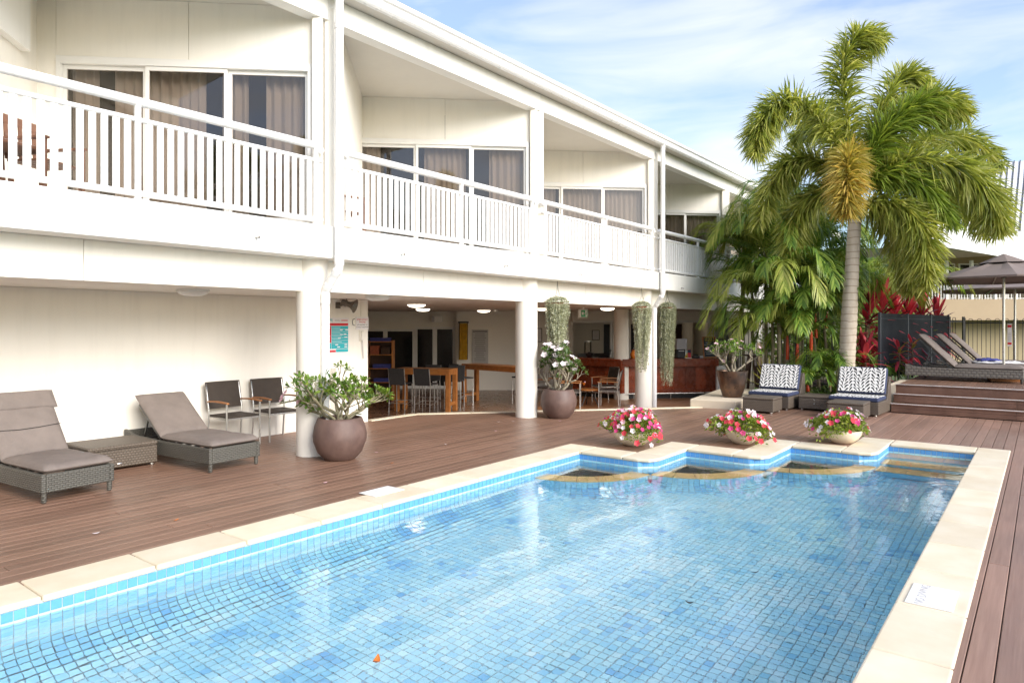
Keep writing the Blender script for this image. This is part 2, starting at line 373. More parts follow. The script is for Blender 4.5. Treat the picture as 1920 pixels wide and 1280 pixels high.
def curtainmat():
    m, nt, out = newmat('sheer_curtain'); T = NT(nt)
    b = T.bsdf((0.85,0.79,0.73), 0.9, 0, 0.2); tr = T.n('ShaderNodeBsdfTranslucent'); tr.inputs[0].default_value = (0.5,0.46,0.42,1)
    mx = T.n('ShaderNodeMixShader'); mx.inputs[0].default_value = 0.3; T.l(b.outputs[0], mx.inputs[1]); T.l(tr.outputs[0], mx.inputs[2]); T.l(mx.outputs[0], out.inputs[0]); return m
MT['curtain'] = curtainmat()
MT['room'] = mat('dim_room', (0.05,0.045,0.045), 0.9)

def leafprint():
    m, nt, out = newmat('leaf_print_fabric'); T = NT(nt); O = T.objc()
    s = T.n('ShaderNodeSeparateXYZ'); T.l(O, s.inputs[0])
    nz = T.noise(O, 5.0, 2)
    uu = T.math('ADD', T.math('MULTIPLY', s.outputs[0], 1/0.165), T.math('MULTIPLY', nz, 0.9))
    vv = T.math('ADD', T.math('ADD', s.outputs[1], s.outputs[2]), T.math('MULTIPLY', nz, 0.05))
    colid = T.math('FLOOR', uu); fu = T.math('ABSOLUTE', T.math('SUBTRACT', T.math('FRACT', uu), 0.5))
    sgn = T.math('SUBTRACT', T.math('MULTIPLY', T.math('MODULO', T.math('ABSOLUTE', colid), 2.0), 2.0), 1.0)
    a = T.math('FRACT', T.math('ADD', T.math('ADD', T.math('MULTIPLY', vv, 1/0.072), T.math('MULTIPLY', T.math('MULTIPLY', fu, 2.6), sgn)), T.math('MULTIPLY', colid, 0.37)))
    wid = T.math('MULTIPLY', T.math('SINE', T.math('MULTIPLY', T.math('MULTIPLY', fu, 2.0), math.pi)), 0.62)
    d = T.math('LESS_THAN', a, wid)
    e = T.math('MULTIPLY', d, T.math('GREATER_THAN', fu, 0.05))
    c = T.mix(e, (0.82,0.80,0.76), (0.03,0.03,0.032))
    b = T.bsdf(c, 0.85, 0, 0.3); T.l(b.outputs[0], out.inputs[0]); return m
MT['leafprint'] = leafprint()

# foliage
MT['fox'] = leafmat('foxtail_leaf', [(0.12,(0.10,0.14,0.022)),(0.45,(0.32,0.37,0.07)),(0.72,(0.54,0.54,0.14)),(1.0,(0.80,0.74,0.34))], 0.45, 0.35)
MT['fox_bright'] = leafmat('foxtail_young_leaf', [(0.15,(0.13,0.20,0.025)),(0.55,(0.27,0.37,0.05)),(1.0,(0.46,0.50,0.10))], 0.42)
MT['fox_dry'] = leafmat('foxtail_dry_leaf', [(0.12,(0.24,0.23,0.045)),(0.5,(0.46,0.38,0.085)),(1.0,(0.80,0.52,0.13))], 0.38)
MT['lip'] = leafmat('lipstick_palm_leaf', [(0.15,(0.07,0.15,0.028)),(0.5,(0.20,0.34,0.055)),(0.85,(0.43,0.54,0.10)),(1.0,(0.64,0.66,0.20))], 0.44, 0.35)
MT['lip_pale'] = leafmat('pale_palm_leaf', [(0.15,(0.20,0.27,0.04)),(0.5,(0.38,0.44,0.08)),(1.0,(0.60,0.58,0.18))], 0.4, 0.4)
MT['shrub'] = leafmat('shrub_leaf', [(0.15,(0.05,0.11,0.015)),(0.5,(0.13,0.24,0.03)),(1.0,(0.34,0.43,0.07))], 0.32, 0.35)
MT['shrub_dark'] = leafmat('dark_shrub_leaf', [(0.15,(0.045,0.09,0.022)),(0.5,(0.11,0.19,0.045)),(1.0,(0.26,0.34,0.10))], 0.3, 0.35)
MT['petunia_leaf'] = leafmat('petunia_leaf', [(0.15,(0.10,0.17,0.02)),(0.5,(0.23,0.32,0.04)),(1.0,(0.48,0.50,0.10))], 0.4, 0.6)
MT['string'] = leafmat('string_leaf', [(0.15,(0.36,0.38,0.24)),(0.5,(0.58,0.59,0.42)),(1.0,(0.82,0.82,0.68))], 0.35, 0.6, (1,1,0.85))
MT['hedge'] = leafmat('hedge_leaf', [(0.15,(0.07,0.13,0.028)),(0.5,(0.18,0.28,0.06)),(1.0,(0.38,0.47,0.13))], 0.35, 0.4)
MT['ti'] = leafmat('red_ti_leaf', [(0.15,(0.25,0.015,0.04)),(0.45,(0.62,0.03,0.075)),(0.8,(0.86,0.16,0.17)),(1.0,(0.88,0.40,0.20))], 0.38, 0.35, (1,0.7,0.6))
MT['ti_dark'] = leafmat('dark_ti_leaf', [(0.15,(0.06,0.012,0.018)),(0.6,(0.22,0.02,0.035)),(1.0,(0.55,0.04,0.06))], 0.35, 0.35, (1,0.7,0.6))
MT['banana'] = leafmat('banana_leaf', [(0.15,(0.22,0.33,0.03)),(1.0,(0.42,0.52,0.06))], 0.5, 0.35)
MT['stripe'] = leafmat('yellow_strap_leaf', [(0.15,(0.22,0.24,0.04)),(0.6,(0.50,0.46,0.12)),(1.0,(0.65,0.58,0.22))], 0.35, 0.4)
for nm, st in (('bl_red', [(0.1,(0.66,0.03,0.06)),(1.0,(0.84,0.10,0.13))]), ('bl_pink', [(0.1,(0.62,0.02,0.17)),(1.0,(0.75,0.10,0.32))]),
               ('bl_white', [(0.1,(0.80,0.66,0.70)),(1.0,(0.88,0.84,0.82))]), ('bl_pale', [(0.1,(0.80,0.42,0.52)),(1.0,(0.86,0.66,0.70))])):
    MT[nm] = leafmat(nm.replace('bl_', 'blossom_'), st, 0.3, 0.6, (1,1,1))

def text(body, size, m, parent, M, name='lettering', align='CENTER', ext=0.0008):
    cu = bpy.data.curves.new('txt', 'FONT'); cu.body = body; cu.size = size; cu.align_x = align; cu.align_y = 'CENTER'; cu.extrude = ext; cu.resolution_u = 2
    o = bpy.data.objects.new('txt', cu); col.objects.link(o)
    dg = bpy.context.evaluated_depsgraph_get(); me = bpy.data.meshes.new_from_object(o.evaluated_get(dg)); 
    bpy.data.objects.remove(o); me.materials.clear(); me.materials.append(m)
    r = bpy.data.objects.new(name, me); col.objects.link(r)
    if parent is not None: r.parent = parent
    r.matrix_local = M; return r
def face_matrix(origin, xdir, ydir):
    x = Vector(xdir).normalized(); y = Vector(ydir).normalized(); z = x.cross(y)
    M = Matrix((x, y, z)).transposed().to_4x4(); M.translation = Vector(origin); return M
# ------------------------------------------------------------------ ground sheet (with a hole for deck and pool)
random.seed(3)
mb = MB(); Z = -0.40
for x0, x1, y0, y1 in ((-900,-5.6,-900,900), (-0.3,900,-900,900), (-5.6,-0.3,-900,-1.9), (-5.6,-0.3,12.0,900)):
    mb.quad((x0,y0,Z),(x1,y0,Z),(x1,y1,Z),(x0,y1,Z))
struct(mb.build('ground', MT['grass']))

# ------------------------------------------------------------------ timber deck: black sheet standing in for shade in the gaps + one board per board
def sill_y(x): return 9.56 + 1.141*(x+9.85)
mb = MB()
for x0, x1, y0, y1 in ((-9.85,-5.3,-1.9,9.5), (-7.6,-5.3,9.5,11.9), (-5.3,-4.2,8.3,14.8), (-4.2,-3.1,9.4,15.9), (-3.1,-2.0,10.6,15.9), (-2.0,-0.5,11.6,15.7), (-0.5,3.2,-1.9,15.7), (-6.4,-5.3,11.9,13.2)):
    mb.bx(x0, x1, y0, y1, -0.09, -0.055)
deck = struct(mb.build('deck', MT['black']))
PITCH, GAP = 0.132, 0.006
def board(xa, xb, ya0, ya1, yb0, yb1, m, parent=deck, z=-0.008, th=0.03, name='board'):
    a, b = xa+GAP/2, xb-GAP/2; c = 0.004
    b_ = MB(); v = []
    for zz, ins in ((z-th,0),(z-c,0),(z,c)):
        v += [(a+ins,ya0+ins,zz),(b-ins,yb0+ins,zz),(b-ins,yb1-ins,zz),(a+ins,ya1-ins,zz)]
    b_.add(v, [(8,9,10,11)]+[(k+i, k+(i+1)%4, k+4+(i+1)%4, k+4+i) for k in (0,4) for i in range(4)])
    return b_.build(name, m, parent)
def run_boards(x, y0a, y1a, y0b, y1b, m, seglen, parent=deck, z=-0.008):
    cuts = []; y = y0a + random.uniform(0.3, seglen)
    while y < min(y1a, y1b) - 0.5: cuts.append(y); y += seglen*random.uniform(0.8, 1.2)
    ends = [(y0a, y0b)] + [(c, c) for c in cuts] + [(y1a, y1b)]
    for (a0, b0), (a1, b1) in zip(ends[:-1], ends[1:]):
        board(x, x+PITCH, a0+0.002, a1-0.002, b0+0.002, b1-0.002, m, parent, z)
x = -9.83
while x < 1.9:
    xb = x+PITCH; xm = x+PITCH/2
    if xm < -5.42: run_boards(x, -1.8, min(sill_y(x), 14.3), -1.8, min(sill_y(xb), 14.3), MT['deck'], 5.2)
    elif xm < -0.42:
        y0 = 8.35 if x < -4.44 else 9.46 if x < -3.35 else 10.66 if x < -2.2 else 11.7
        run_boards(x, y0, 15.68 if x > -2.5 else 15.95, y0, 15.68 if x > -2.5 else 15.95, MT['deck'] if x < -3.2 else MT['deck_side'], 9)
    else:
        run_boards(x, -1.8, 15.68, -1.8, 15.68, MT['deck_side'], 6.5)
    x = xb
# cream edge stone along the diagonal room opening
mb = MB(); a = Vector((-9.86, 9.56, 0)); b = Vector((-5.55, 14.47, 0))
n_ = 6
edge = bpy.data.objects.new('deck_edge', None); col.objects.link(edge); struct(edge)
for i in range(n_):
    p, q = a.lerp(b, i/n_), a.lerp(b, (i+1)/n_); d = (q-p).normalized()*0.002
    MB().beam(p+d+Vector((0,0,-0.1)), q-d+Vector((0,0,-0.1)), 0.16, 0.215).build('edge_stone', MT['sandstone'], edge, bev=0.008)
for y0, y1 in ((8.36, 8.95), (8.954, 9.56)):
    MB().bx(-9.95,-9.79,y0,y1,-0.2,0.0075).build('edge_stone', MT['sandstone'], edge, bev=0.008)

# ------------------------------------------------------------------ pool
WZ, FZ, PT = -0.128, -0.93, 0.068
PL = [(-5.14,-1.6),(-5.14,8.15),(-4.24,8.15),(-4.04,8.35),(-4.04,9.25),(-3.14,9.25),(-2.94,9.45),(-2.94,10.45),(-2.03,10.45),(-1.83,10.65),(-1.83,11.5),(-0.73,11.5),(-0.73,-1.6)]
def in_poly(x, y, P=PL):
    c = False; j = len(P)-1
    for i in range(len(P)):
        if (P[i][1] > y) != (P[j][1] > y) and x < (P[j][0]-P[i][0])*(y-P[i][1])/(P[j][1]-P[i][1])+P[i][0]: c = not c
        j = i
    return c
SEATS = [(-5.14,8.15,1.05),(-4.04,9.25,1.08),(-2.94,10.45,1.10)]
mb = MB(); n = len(PL)
vs = [(x,y,-0.03) for x,y in PL]+[(x,y,FZ-0.012) for x,y in PL]
mb.add(vs, [(i,n+i,n+(i+1)%n,(i+1)%n) for i in range(n)] + [tuple(range(n,2*n))])
pool = struct(mb.build('pool_basin', MT['grout']))
tiles = []          # (centre, u axis, v axis, normal, width, height, tone)
rt = random.Random(5)
_patch = {}
def tone(face, i, j):
    k = (face, i//4, j//4)
    if k not in _patch: _patch[k] = rt.choice([0.48,0.58,0.62,0.65,0.67,0.68,0.7,0.72,0.76,0.8]) 
    k2 = (face, 'b', i//13, j//11)
    if k2 not in _patch: _patch[k2] = rt.uniform(-0.08, 0.08)
    t = _patch[k] + _patch[k2] + rt.gauss(0, 0.085)
    if rt.random() < 0.04: t -= 0.2
    return min(1, max(0, t+0.07))
def tile(c, u, v, w, h, t): tiles.append((Vector(c), Vector(u).normalized(), Vector(v).normalized(), w, h, t))
G = 0.0052
def wall_run(p, q, face, cove):
    p = Vector((*p,0)); q = Vector((*q,0)); L = (q-p).length; d = (q-p)/L; nrm = Vector((d.y,-d.x,0))
    k = max(1, round(L/PT)); w = L/k
    prof = []; z = -0.046-PT/2
    while z > FZ+cove+PT/2: prof.append((0, z, 0)); z -= PT
    if cove:
        zc = z+PT/2; na = max(1, round(cove*math.pi/2/PT)); r = zc-FZ
        for i in range(na):
            a = (i+0.5)/na*math.pi/2; prof.append((r-r*math.cos(a), zc-r*math.sin(a), a))
    for i in range(k):
        b = p + d*((i+0.5)*w)
        for j, (o, zz, a) in enumerate(prof):
            if not cove and zz < FZ: continue
            v = Vector((0,0,1))*math.cos(a) - nrm*math.sin(a)
            t = tone(face, i, j)
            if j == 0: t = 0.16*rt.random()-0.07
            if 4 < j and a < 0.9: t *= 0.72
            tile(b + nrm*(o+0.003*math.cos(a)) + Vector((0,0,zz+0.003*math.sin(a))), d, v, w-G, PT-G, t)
COVE = 0.42
for i in range(len(PL)-1):
    wall_run(PL[i], PL[i+1], 'w%d' % i, COVE if i == 0 else 0)
for s_, (cx, cy_, r) in enumerate(SEATS):
    k = round(r*math.pi/2/PT)
    prof = []; z = -0.42-PT/2
    while z > FZ+0.22: prof.append((0, z, 0)); z -= PT
    zc = z+PT/2; rr = zc-FZ; na = max(1, round(rr*math.pi/2/PT))
    for i in range(na):
        a = (i+0.5)/na*math.pi/2; prof.append((rr-rr*math.cos(a), zc-rr*math.sin(a), a))
    for i in range(k):
        an = -math.pi/2 + (i+0.5)/k*math.pi/2; nn = Vector((math.cos(an), math.sin(an), 0)); d = Vector((-math.sin(an), math.cos(an), 0))
        for j, (o, zz, a) in enumerate(prof):
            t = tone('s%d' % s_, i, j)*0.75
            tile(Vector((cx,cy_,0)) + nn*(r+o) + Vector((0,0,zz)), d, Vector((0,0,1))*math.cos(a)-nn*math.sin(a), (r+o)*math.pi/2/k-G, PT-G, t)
x0 = -5.14+COVE+0.02; i = 0; x = x0+PT/2
while x < -0.75:
    y = -1.55; j = 0
    while y < 11.5:
        if in_poly(x, y) and all((x-a)**2+(y-b)**2 > (r+0.24)**2 for a, b, r in SEATS) and not (x > -1.85 and y > 10.4):
            tile((x, y, FZ), (1,0,0), (0,1,0), PT-G, PT-G, tone('f', i, j))
        y += PT; j += 1
    x += PT; i += 1
TH = 0.004; CH = 0.004
def tile_geo(w, h):
    v = []
    for zz, q in ((0,0),(TH*0.6,0),(TH,CH)):
        v += [(-w/2+q,-h/2+q,zz),(w/2-q,-h/2+q,zz),(w/2-q,h/2-q,zz),(-w/2+q,h/2-q,zz)]
    f = [(8,9,10,11)]+[(k+i,k+(i+1)%4,k+4+(i+1)%4,k+4+i) for k in (0,4) for i in range(4)]
    return v, f
def tile_key(t):
    x, y, d = px_of(t[0]) if depth_of(t[0]) > 0.3 else (0, 1e6, 1)
    vis = 30 < x < 1890 and 620 < y < 1330
    return (0 if vis else 1, d)
tiles.sort(key=tile_key)
def set_tone(me, vals):
    a = me.attributes.new('tone', 'FLOAT', 'FACE'); a.data.foreach_set('value', vals)
cache = {}
for c, u, v, w, h, t in tiles[:300]:
    k = (round(w,3), round(h,3), round(t*14))
    if k not in cache:
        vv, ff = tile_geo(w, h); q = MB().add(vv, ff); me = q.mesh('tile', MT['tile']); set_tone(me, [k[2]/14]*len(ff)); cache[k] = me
    nn = u.cross(v); M = Matrix((u, v, nn)).transposed().to_4x4(); M.translation = c
    link_mesh('tile', cache[k], pool, M=M)
V, F, Tn = [], [], []
for c, u, v, w, h, t in tiles[300:]:
    nn = u.cross(v); vv, ff = tile_geo(w, h); b = len(V)
    V += [tuple(c + u*p[0] + v*p[1] + nn*p[2]) for p in vv]; F += [tuple(b+i for i in f) for f in ff]; Tn += [t]*len(ff)
me = bpy.data.meshes.new('tile_field'); me.from_pydata(V, [], F); me.materials.append(MT['tile']); set_tone(me, Tn)
stuff(link_mesh('tile_field', me, pool))
# curved seats with sandstone lips and dark bowls, and the corner steps
for cx, cy_, r in SEATS:
    N = 6
    for i in range(N):
        a0 = -math.pi/2 + i/N*math.pi/2 + 0.004; a1 = -math.pi/2 + (i+1)/N*math.pi/2 - 0.004
        out = [(cx+(r+0.03)*math.cos(lerp(a0,a1,k/5)), cy_+(r+0.03)*math.sin(lerp(a0,a1,k/5))) for k in range(6)]
        inn = [(cx+(r-0.24)*math.cos(lerp(a0,a1,k/5)), cy_+(r-0.24)*math.sin(lerp(a0,a1,k/5))) for k in range(6)]
        MB().prism(out+inn[::-1], -0.415, -0.36).build('seat_lip', MT['sandstone_wet'], pool)
    arc = [(cx+(r-0.235)*math.cos(-math.pi/2+k/16*math.pi/2), cy_+(r-0.235)*math.sin(-math.pi/2+k/16*math.pi/2)) for k in range(17)]
    MB().prism([(cx+0.012,cy_-0.012)]+arc, -0.66, -0.62).build('seat_bowl', MT['pebble'], pool)
for k, (y, z) in enumerate(((11.14,-0.19),(10.78,-0.39),(10.42,-0.59))):
    rs_ = MB().bx(-1.82,-0.74,y+0.02,11.49-0.002*k,-0.92,z-0.035).build('step_riser', MT['tile'], pool); set_tone(rs_.data, [0.55]*6)
    for i in range(3):
        MB().bx(-1.82+i*0.36+0.002,-1.46+i*0.36-0.002,y,y+0.36,z-0.033,z).build('step_stone', MT['sandstone_wet'], pool, bev=0.006)
# water surface
mb = MB(); mb.add([(x,y,WZ) for x,y in PL], [tuple(range(len(PL)))[::-1]])
water = mb.build('pool_water', MT['water']); struct(water)
for p in water.data.polygons: p.flip() if p.normal.z < 0 else None

# coping stones
cop = tag(bpy.data.objects.new('pool_coping', None), 'pale sandstone coping stones edging the stepped blue pool', 'pool coping'); col.objects.link(cop)
def stone(poly):
    MB().prism(poly, -0.046, 0.0).build('coping_stone', MT['sandstone'], cop, bev=0.016, seg=3)
def stones_y(x0, x1, y0, y1, L=0.72):
    k = max(1, round(abs(y1-y0)/L))
    for i in range(k):
        a, b = lerp(y0,y1,i/k)+0.0028, lerp(y0,y1,(i+1)/k)-0.0028; stone([(x0,a),(x1,a),(x1,b),(x0,b)])
def stones_x(x0, x1, y0, y1, L=0.72):
    k = max(1, round(abs(x1-x0)/L))
    for i in range(k):
        a, b = lerp(x0,x1,i/k)+0.0028, lerp(x0,x1,(i+1)/k)-0.0028; stone([(a,y0),(b,y0),(b,y1),(a,y1)])
W = 0.42; O = 0.018      # width, overhang
stones_y(-5.14-W, -5.14+O, -1.27, 8.13)
stone([(-5.14-W,8.133),(-5.14+O,8.133),(-5.14+O+0.01,8.15-O),(-5.14+O+0.01,8.57),(-5.14-W,8.57)])
for (xa, xb, y, yn, xo) in ((-5.14,-4.04,8.15,9.25,-4.04),(-4.04,-2.94,9.25,10.45,-2.94),(-2.94,-1.83,10.45,11.5,-1.83)):
    stones_x(xa+O+0.012, xb-W, y-O, y+W)
    c = 0.2
    stone([(xb-W+0.002,y-O),(xb-c,y-O),(xb+O-0.06,y-O+0.05),(xb+O,y+c),(xb+O,y+W),(xb-W+0.002,y+W)])
    stones_y(xb-W, xb+O, y+W+0.002, yn-O)
    stone([(xb-W,yn-O+0.002),(xb+O,yn-O+0.002),(xb+O+0.01,yn+W),(xb-W,yn+W)])
stones_x(-1.83+O+0.012, -0.73-O, 11.5-O, 11.5+W)
RW = 0.37
stones_y(-0.73-O, -0.73+RW, -1.3, 11.5+W, 0.78)
# white depth plaques on the coping
def plaque(c, rz, label, words):
    t = thing('safety_plaque', label, 'plaque', c, rz)
    MB().bx(-0.20,0.20,-0.13,0.13,0,0.006).build('plate', MT['gloss_white'], t, bev=0.002)
    if words: text(words, 0.075, MT['print_grey'], t, face_matrix((0,0.05,0.0066),(1,0,0),(0,1,0)), 'lettering')
    return t
pc = on_z(1748, 1119, 0.001); plaque((pc.x, pc.y, 0.0015), R_(90), 'white plaque reading NO DIVING on the right side coping beside the timber boards', 'NO DIVING')
pc = on_z(716, 921, 0.001); plaque((pc.x, pc.y, 0.0015), R_(90), 'blank white plaque on the long coping stone nearer the building', None)

# ------------------------------------------------------------------ floors behind the deck, terrace, garden bed
mb = MB(); mb.prism([(-24,6),(-9.9,8.36),(-9.86,9.5),(-5.6,14.38),(-5.6,16.5),(-7.0,21.5),(-7.0,34),(-24,34)], -0.36, -0.30)
struct(mb.build('room_floor', MT['room_floor']))
mb = MB(); mb.prism([(-9.6,12.2),(-8.0,11.75),(-5.62,14.45),(-5.62,16.4),(-7.2,21.0),(-9.2,20.6),(-11.6,17.0)], -0.299, -0.294)
struct(mb.build('tiled_floor', MT['tile_floor']))
mb = MB(); mb.prism([(-6.05,14.05),(-5.1,14.2),(-5.05,15.9),(-5.6,17.2),(-6.5,17.2)], -0.3, 0.17)
struct(mb.build('terrace_plinth', MT['paving'], bev=0.02))
mb = MB(); mb.prism([(-6.5,16.9),(-5.0,16.9),(-5.0,26),(-9.0,26),(-7.1,20.9)], -0.3, 0.02)
struct(mb.build('terrace', MT['paving']))
mb = MB()
gx, gy = 22, 22
for i in range(gx):
    for j in range(gy):
        P = []
        for a, b in ((i,j),(i+1,j),(i+1,j+1),(i,j+1)):
            x = lerp(-5.55,-2.15,a/gx); y = lerp(15.97,24.5,b/gy)
            P.append((x,y,0.04+0.10*mnoise.noise(Vector((x*1.3,y*1.3,0)))+0.06*mnoise.noise(Vector((x*5,y*5,3)))))
        mb.quad(*P)
struct(mb.build('garden_bed', MT['soil'], smooth=True))

# ------------------------------------------------------------------ stairs and raised deck
ud = MB(); ud.bx(-2.45,4.5,16.35,24.0,0.30,0.46)
upper = struct(ud.build('raised_deck', MT['black']))
x = -2.45
while x < 1.6:
    board(x, x+PITCH, 16.42, 23.95, 16.42, 23.95, MT['deck'], upper, z=0.515); x += PITCH
MB().bx(-2.62,-2.455,16.3,18.3,0.0,0.50).build('side_stone', MT['paving'], upper)
MB().bx(-2.45,4.5,16.31,16.345,0.30,0.47).build('fascia_board', MT['stair'], upper)
st = MB(); st.bx(-2.43,4.5,15.78,16.30,-0.05,0.12); stairs = struct(st.build('stairs', MT['black']))
for k in range(3):
    y = 15.70+0.31*k; z = 0.175*(k+1)
    for a, b in ((z-0.172, z-0.088), (z-0.085, z-0.030)):
        for xa, xb in ((-2.45,-0.4),(-0.397,1.7)):
            MB().bx(xa,xb,y,y+0.022,a,b).build('riser_board', MT['stair'], stairs, bev=0.004)
    nb = 2 if k < 2 else 1
    for q in range(nb):
        for xa, xb in ((-2.46,-0.9),(-0.897,1.7)):
            MB().bx(xa,xb,y-0.012+q*0.150,y-0.012+q*0.150+0.146,z-0.027,z-0.002).build('tread_board', MT['stair'], stairs, bev=0.004)
    MB().bx(-2.46,1.7,y-0.016,y+0.036,z-0.0015,z+0.004).build('nosing_strip', MT['gloss_white'], stairs)
# ------------------------------------------------------------------ the white hotel block
random.seed(11)
hotel = thing('hotel_building', 'long cream two storey hotel with white balcony rails above the pool deck', 'building', (-7.9, 5.75, 0))
HO = Vector((-7.9, 5.75, 0))
def hp(mb, name, m, parent=None, **kw):      # part in world coordinates, re-based on the hotel's origin
    mb.v = [(x-HO.x, y-HO.y, z-HO.z) for x, y, z in mb.v]
    return mb.build(name, m, parent if parent is not None else hotel, **kw)
BAY = 4.92; CY = [5.71+BAY*k for k in range(-2, 6)]
# ground floor columns
for k, y in enumerate([0.79, 5.71, 10.63, 15.55, 20.47, 25.39]):
    z0 = -0.30 if y > 11 else -0.01
    m_ = MB(); m_.cyl((-7.92, y), 0.213, z0, 2.652, 40); hp(m_, 'column', MT['cream'], smooth=True)
cI = RF((1165-960)/FPX*19.1, 19.1, 0); m_ = MB(); m_.cyl((cI.x, cI.y), 0.205, -0.30, 2.21, 32); hp(m_, 'column', MT['cream'], smooth=True)
# beams between columns, ceiling, ground floor walls
for k in range(-2, 6):
    y0 = 5.71+BAY*(k-0); y1 = y0+BAY
    mid = y0 + BAY*0.42
    for a, b in ((y0+0.003, mid), (mid+0.006, y1-0.003)):
        hp(MB().bx(-8.06,-7.86,a,b,2.222,2.648), 'beam', MT['cream'])
hp(MB().bx(-23.5,-8.063,-7,30,2.225,2.33), 'ceiling', MT['room_paint'])
hp(MB().bx(-10.05,-9.83,-6,8.30,-0.1,2.223), 'wall', MT['cream'])
hp(MB().bx(-19.5,-10.052,8.10,8.30,-0.3,2.223), 'wall', MT['cream'])
# upper floor slab
hp(MB().bx(-12.2,-7.50,-5,31,2.651,3.08), 'balcony_slab', MT['white'], bev=0.012)
for px, py in ((480,444),(752,476),(946,498),(1085,514),(1192,527),(1277,540),(1345,546)):
    p = on_x(px, py, -7.5); m_ = MB(); m_.tube([p+Vector((-0.02,0,0)), p+Vector((0.05,0,0)), p+Vector((0.075,0,-0.015))], 0.017, 8); hp(m_, 'drain_spout', MT['chrome'], smooth=True)
# eave beam, soffit, gutter, roof
for k in range(-2, 6):
    y0 = 5.71+BAY*k; hp(MB().bx(-7.83,-7.62,y0+0.05,y0+BAY+0.047,5.878,6.196), 'eave_beam', MT['white'], bev=0.006)
for k in range(-6, 30):
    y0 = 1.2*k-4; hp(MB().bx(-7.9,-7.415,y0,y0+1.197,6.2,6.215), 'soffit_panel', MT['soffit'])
gp = [(-7.42,6.19),(-7.36,6.19),(-7.335,6.215),(-7.315,6.30),(-7.285,6.325),(-7.285,6.345),(-7.31,6.345),(-7.34,6.325),(-7.42,6.325)]
m_ = MB(); ys = (-6, 31)
m_.add([(x,y,z) for y in ys for x,z in gp], [tuple(range(9)), tuple(range(17,8,-1))]+[(i,9+i,9+(i+1)%9,(i+1)%9) for i in range(9)])
hp(m_, 'gutter', MT['gloss_white'])
for i in range(37):
    y0 = -6+i; x1 = -12.4
    m_ = MB(); z0, z1 = 6.375, 6.375+0.12*(12.4-7.33)
    m_.add([(-7.33,y0,z0),(-7.33,y0+0.997,z0),(x1,y0+0.997,z1),(x1,y0,z1),(-7.33,y0,z0+0.04),(-7.33,y0+0.997,z0+0.04),(x1,y0+0.997,z1+0.04),(x1,y0,z1+0.04)],
           [(0,1,2,3),(7,6,5,4),(0,4,5,1),(1,5,6,2),(2,6,7,3),(3,7,4,0)]); hp(m_, 'roof_sheet', MT['roof_white'])
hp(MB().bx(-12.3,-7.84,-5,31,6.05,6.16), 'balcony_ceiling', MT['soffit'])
hp(MB().bx(-12.5,-12.25,-5,31,2.66,6.9), 'rear_wall', MT['room'])

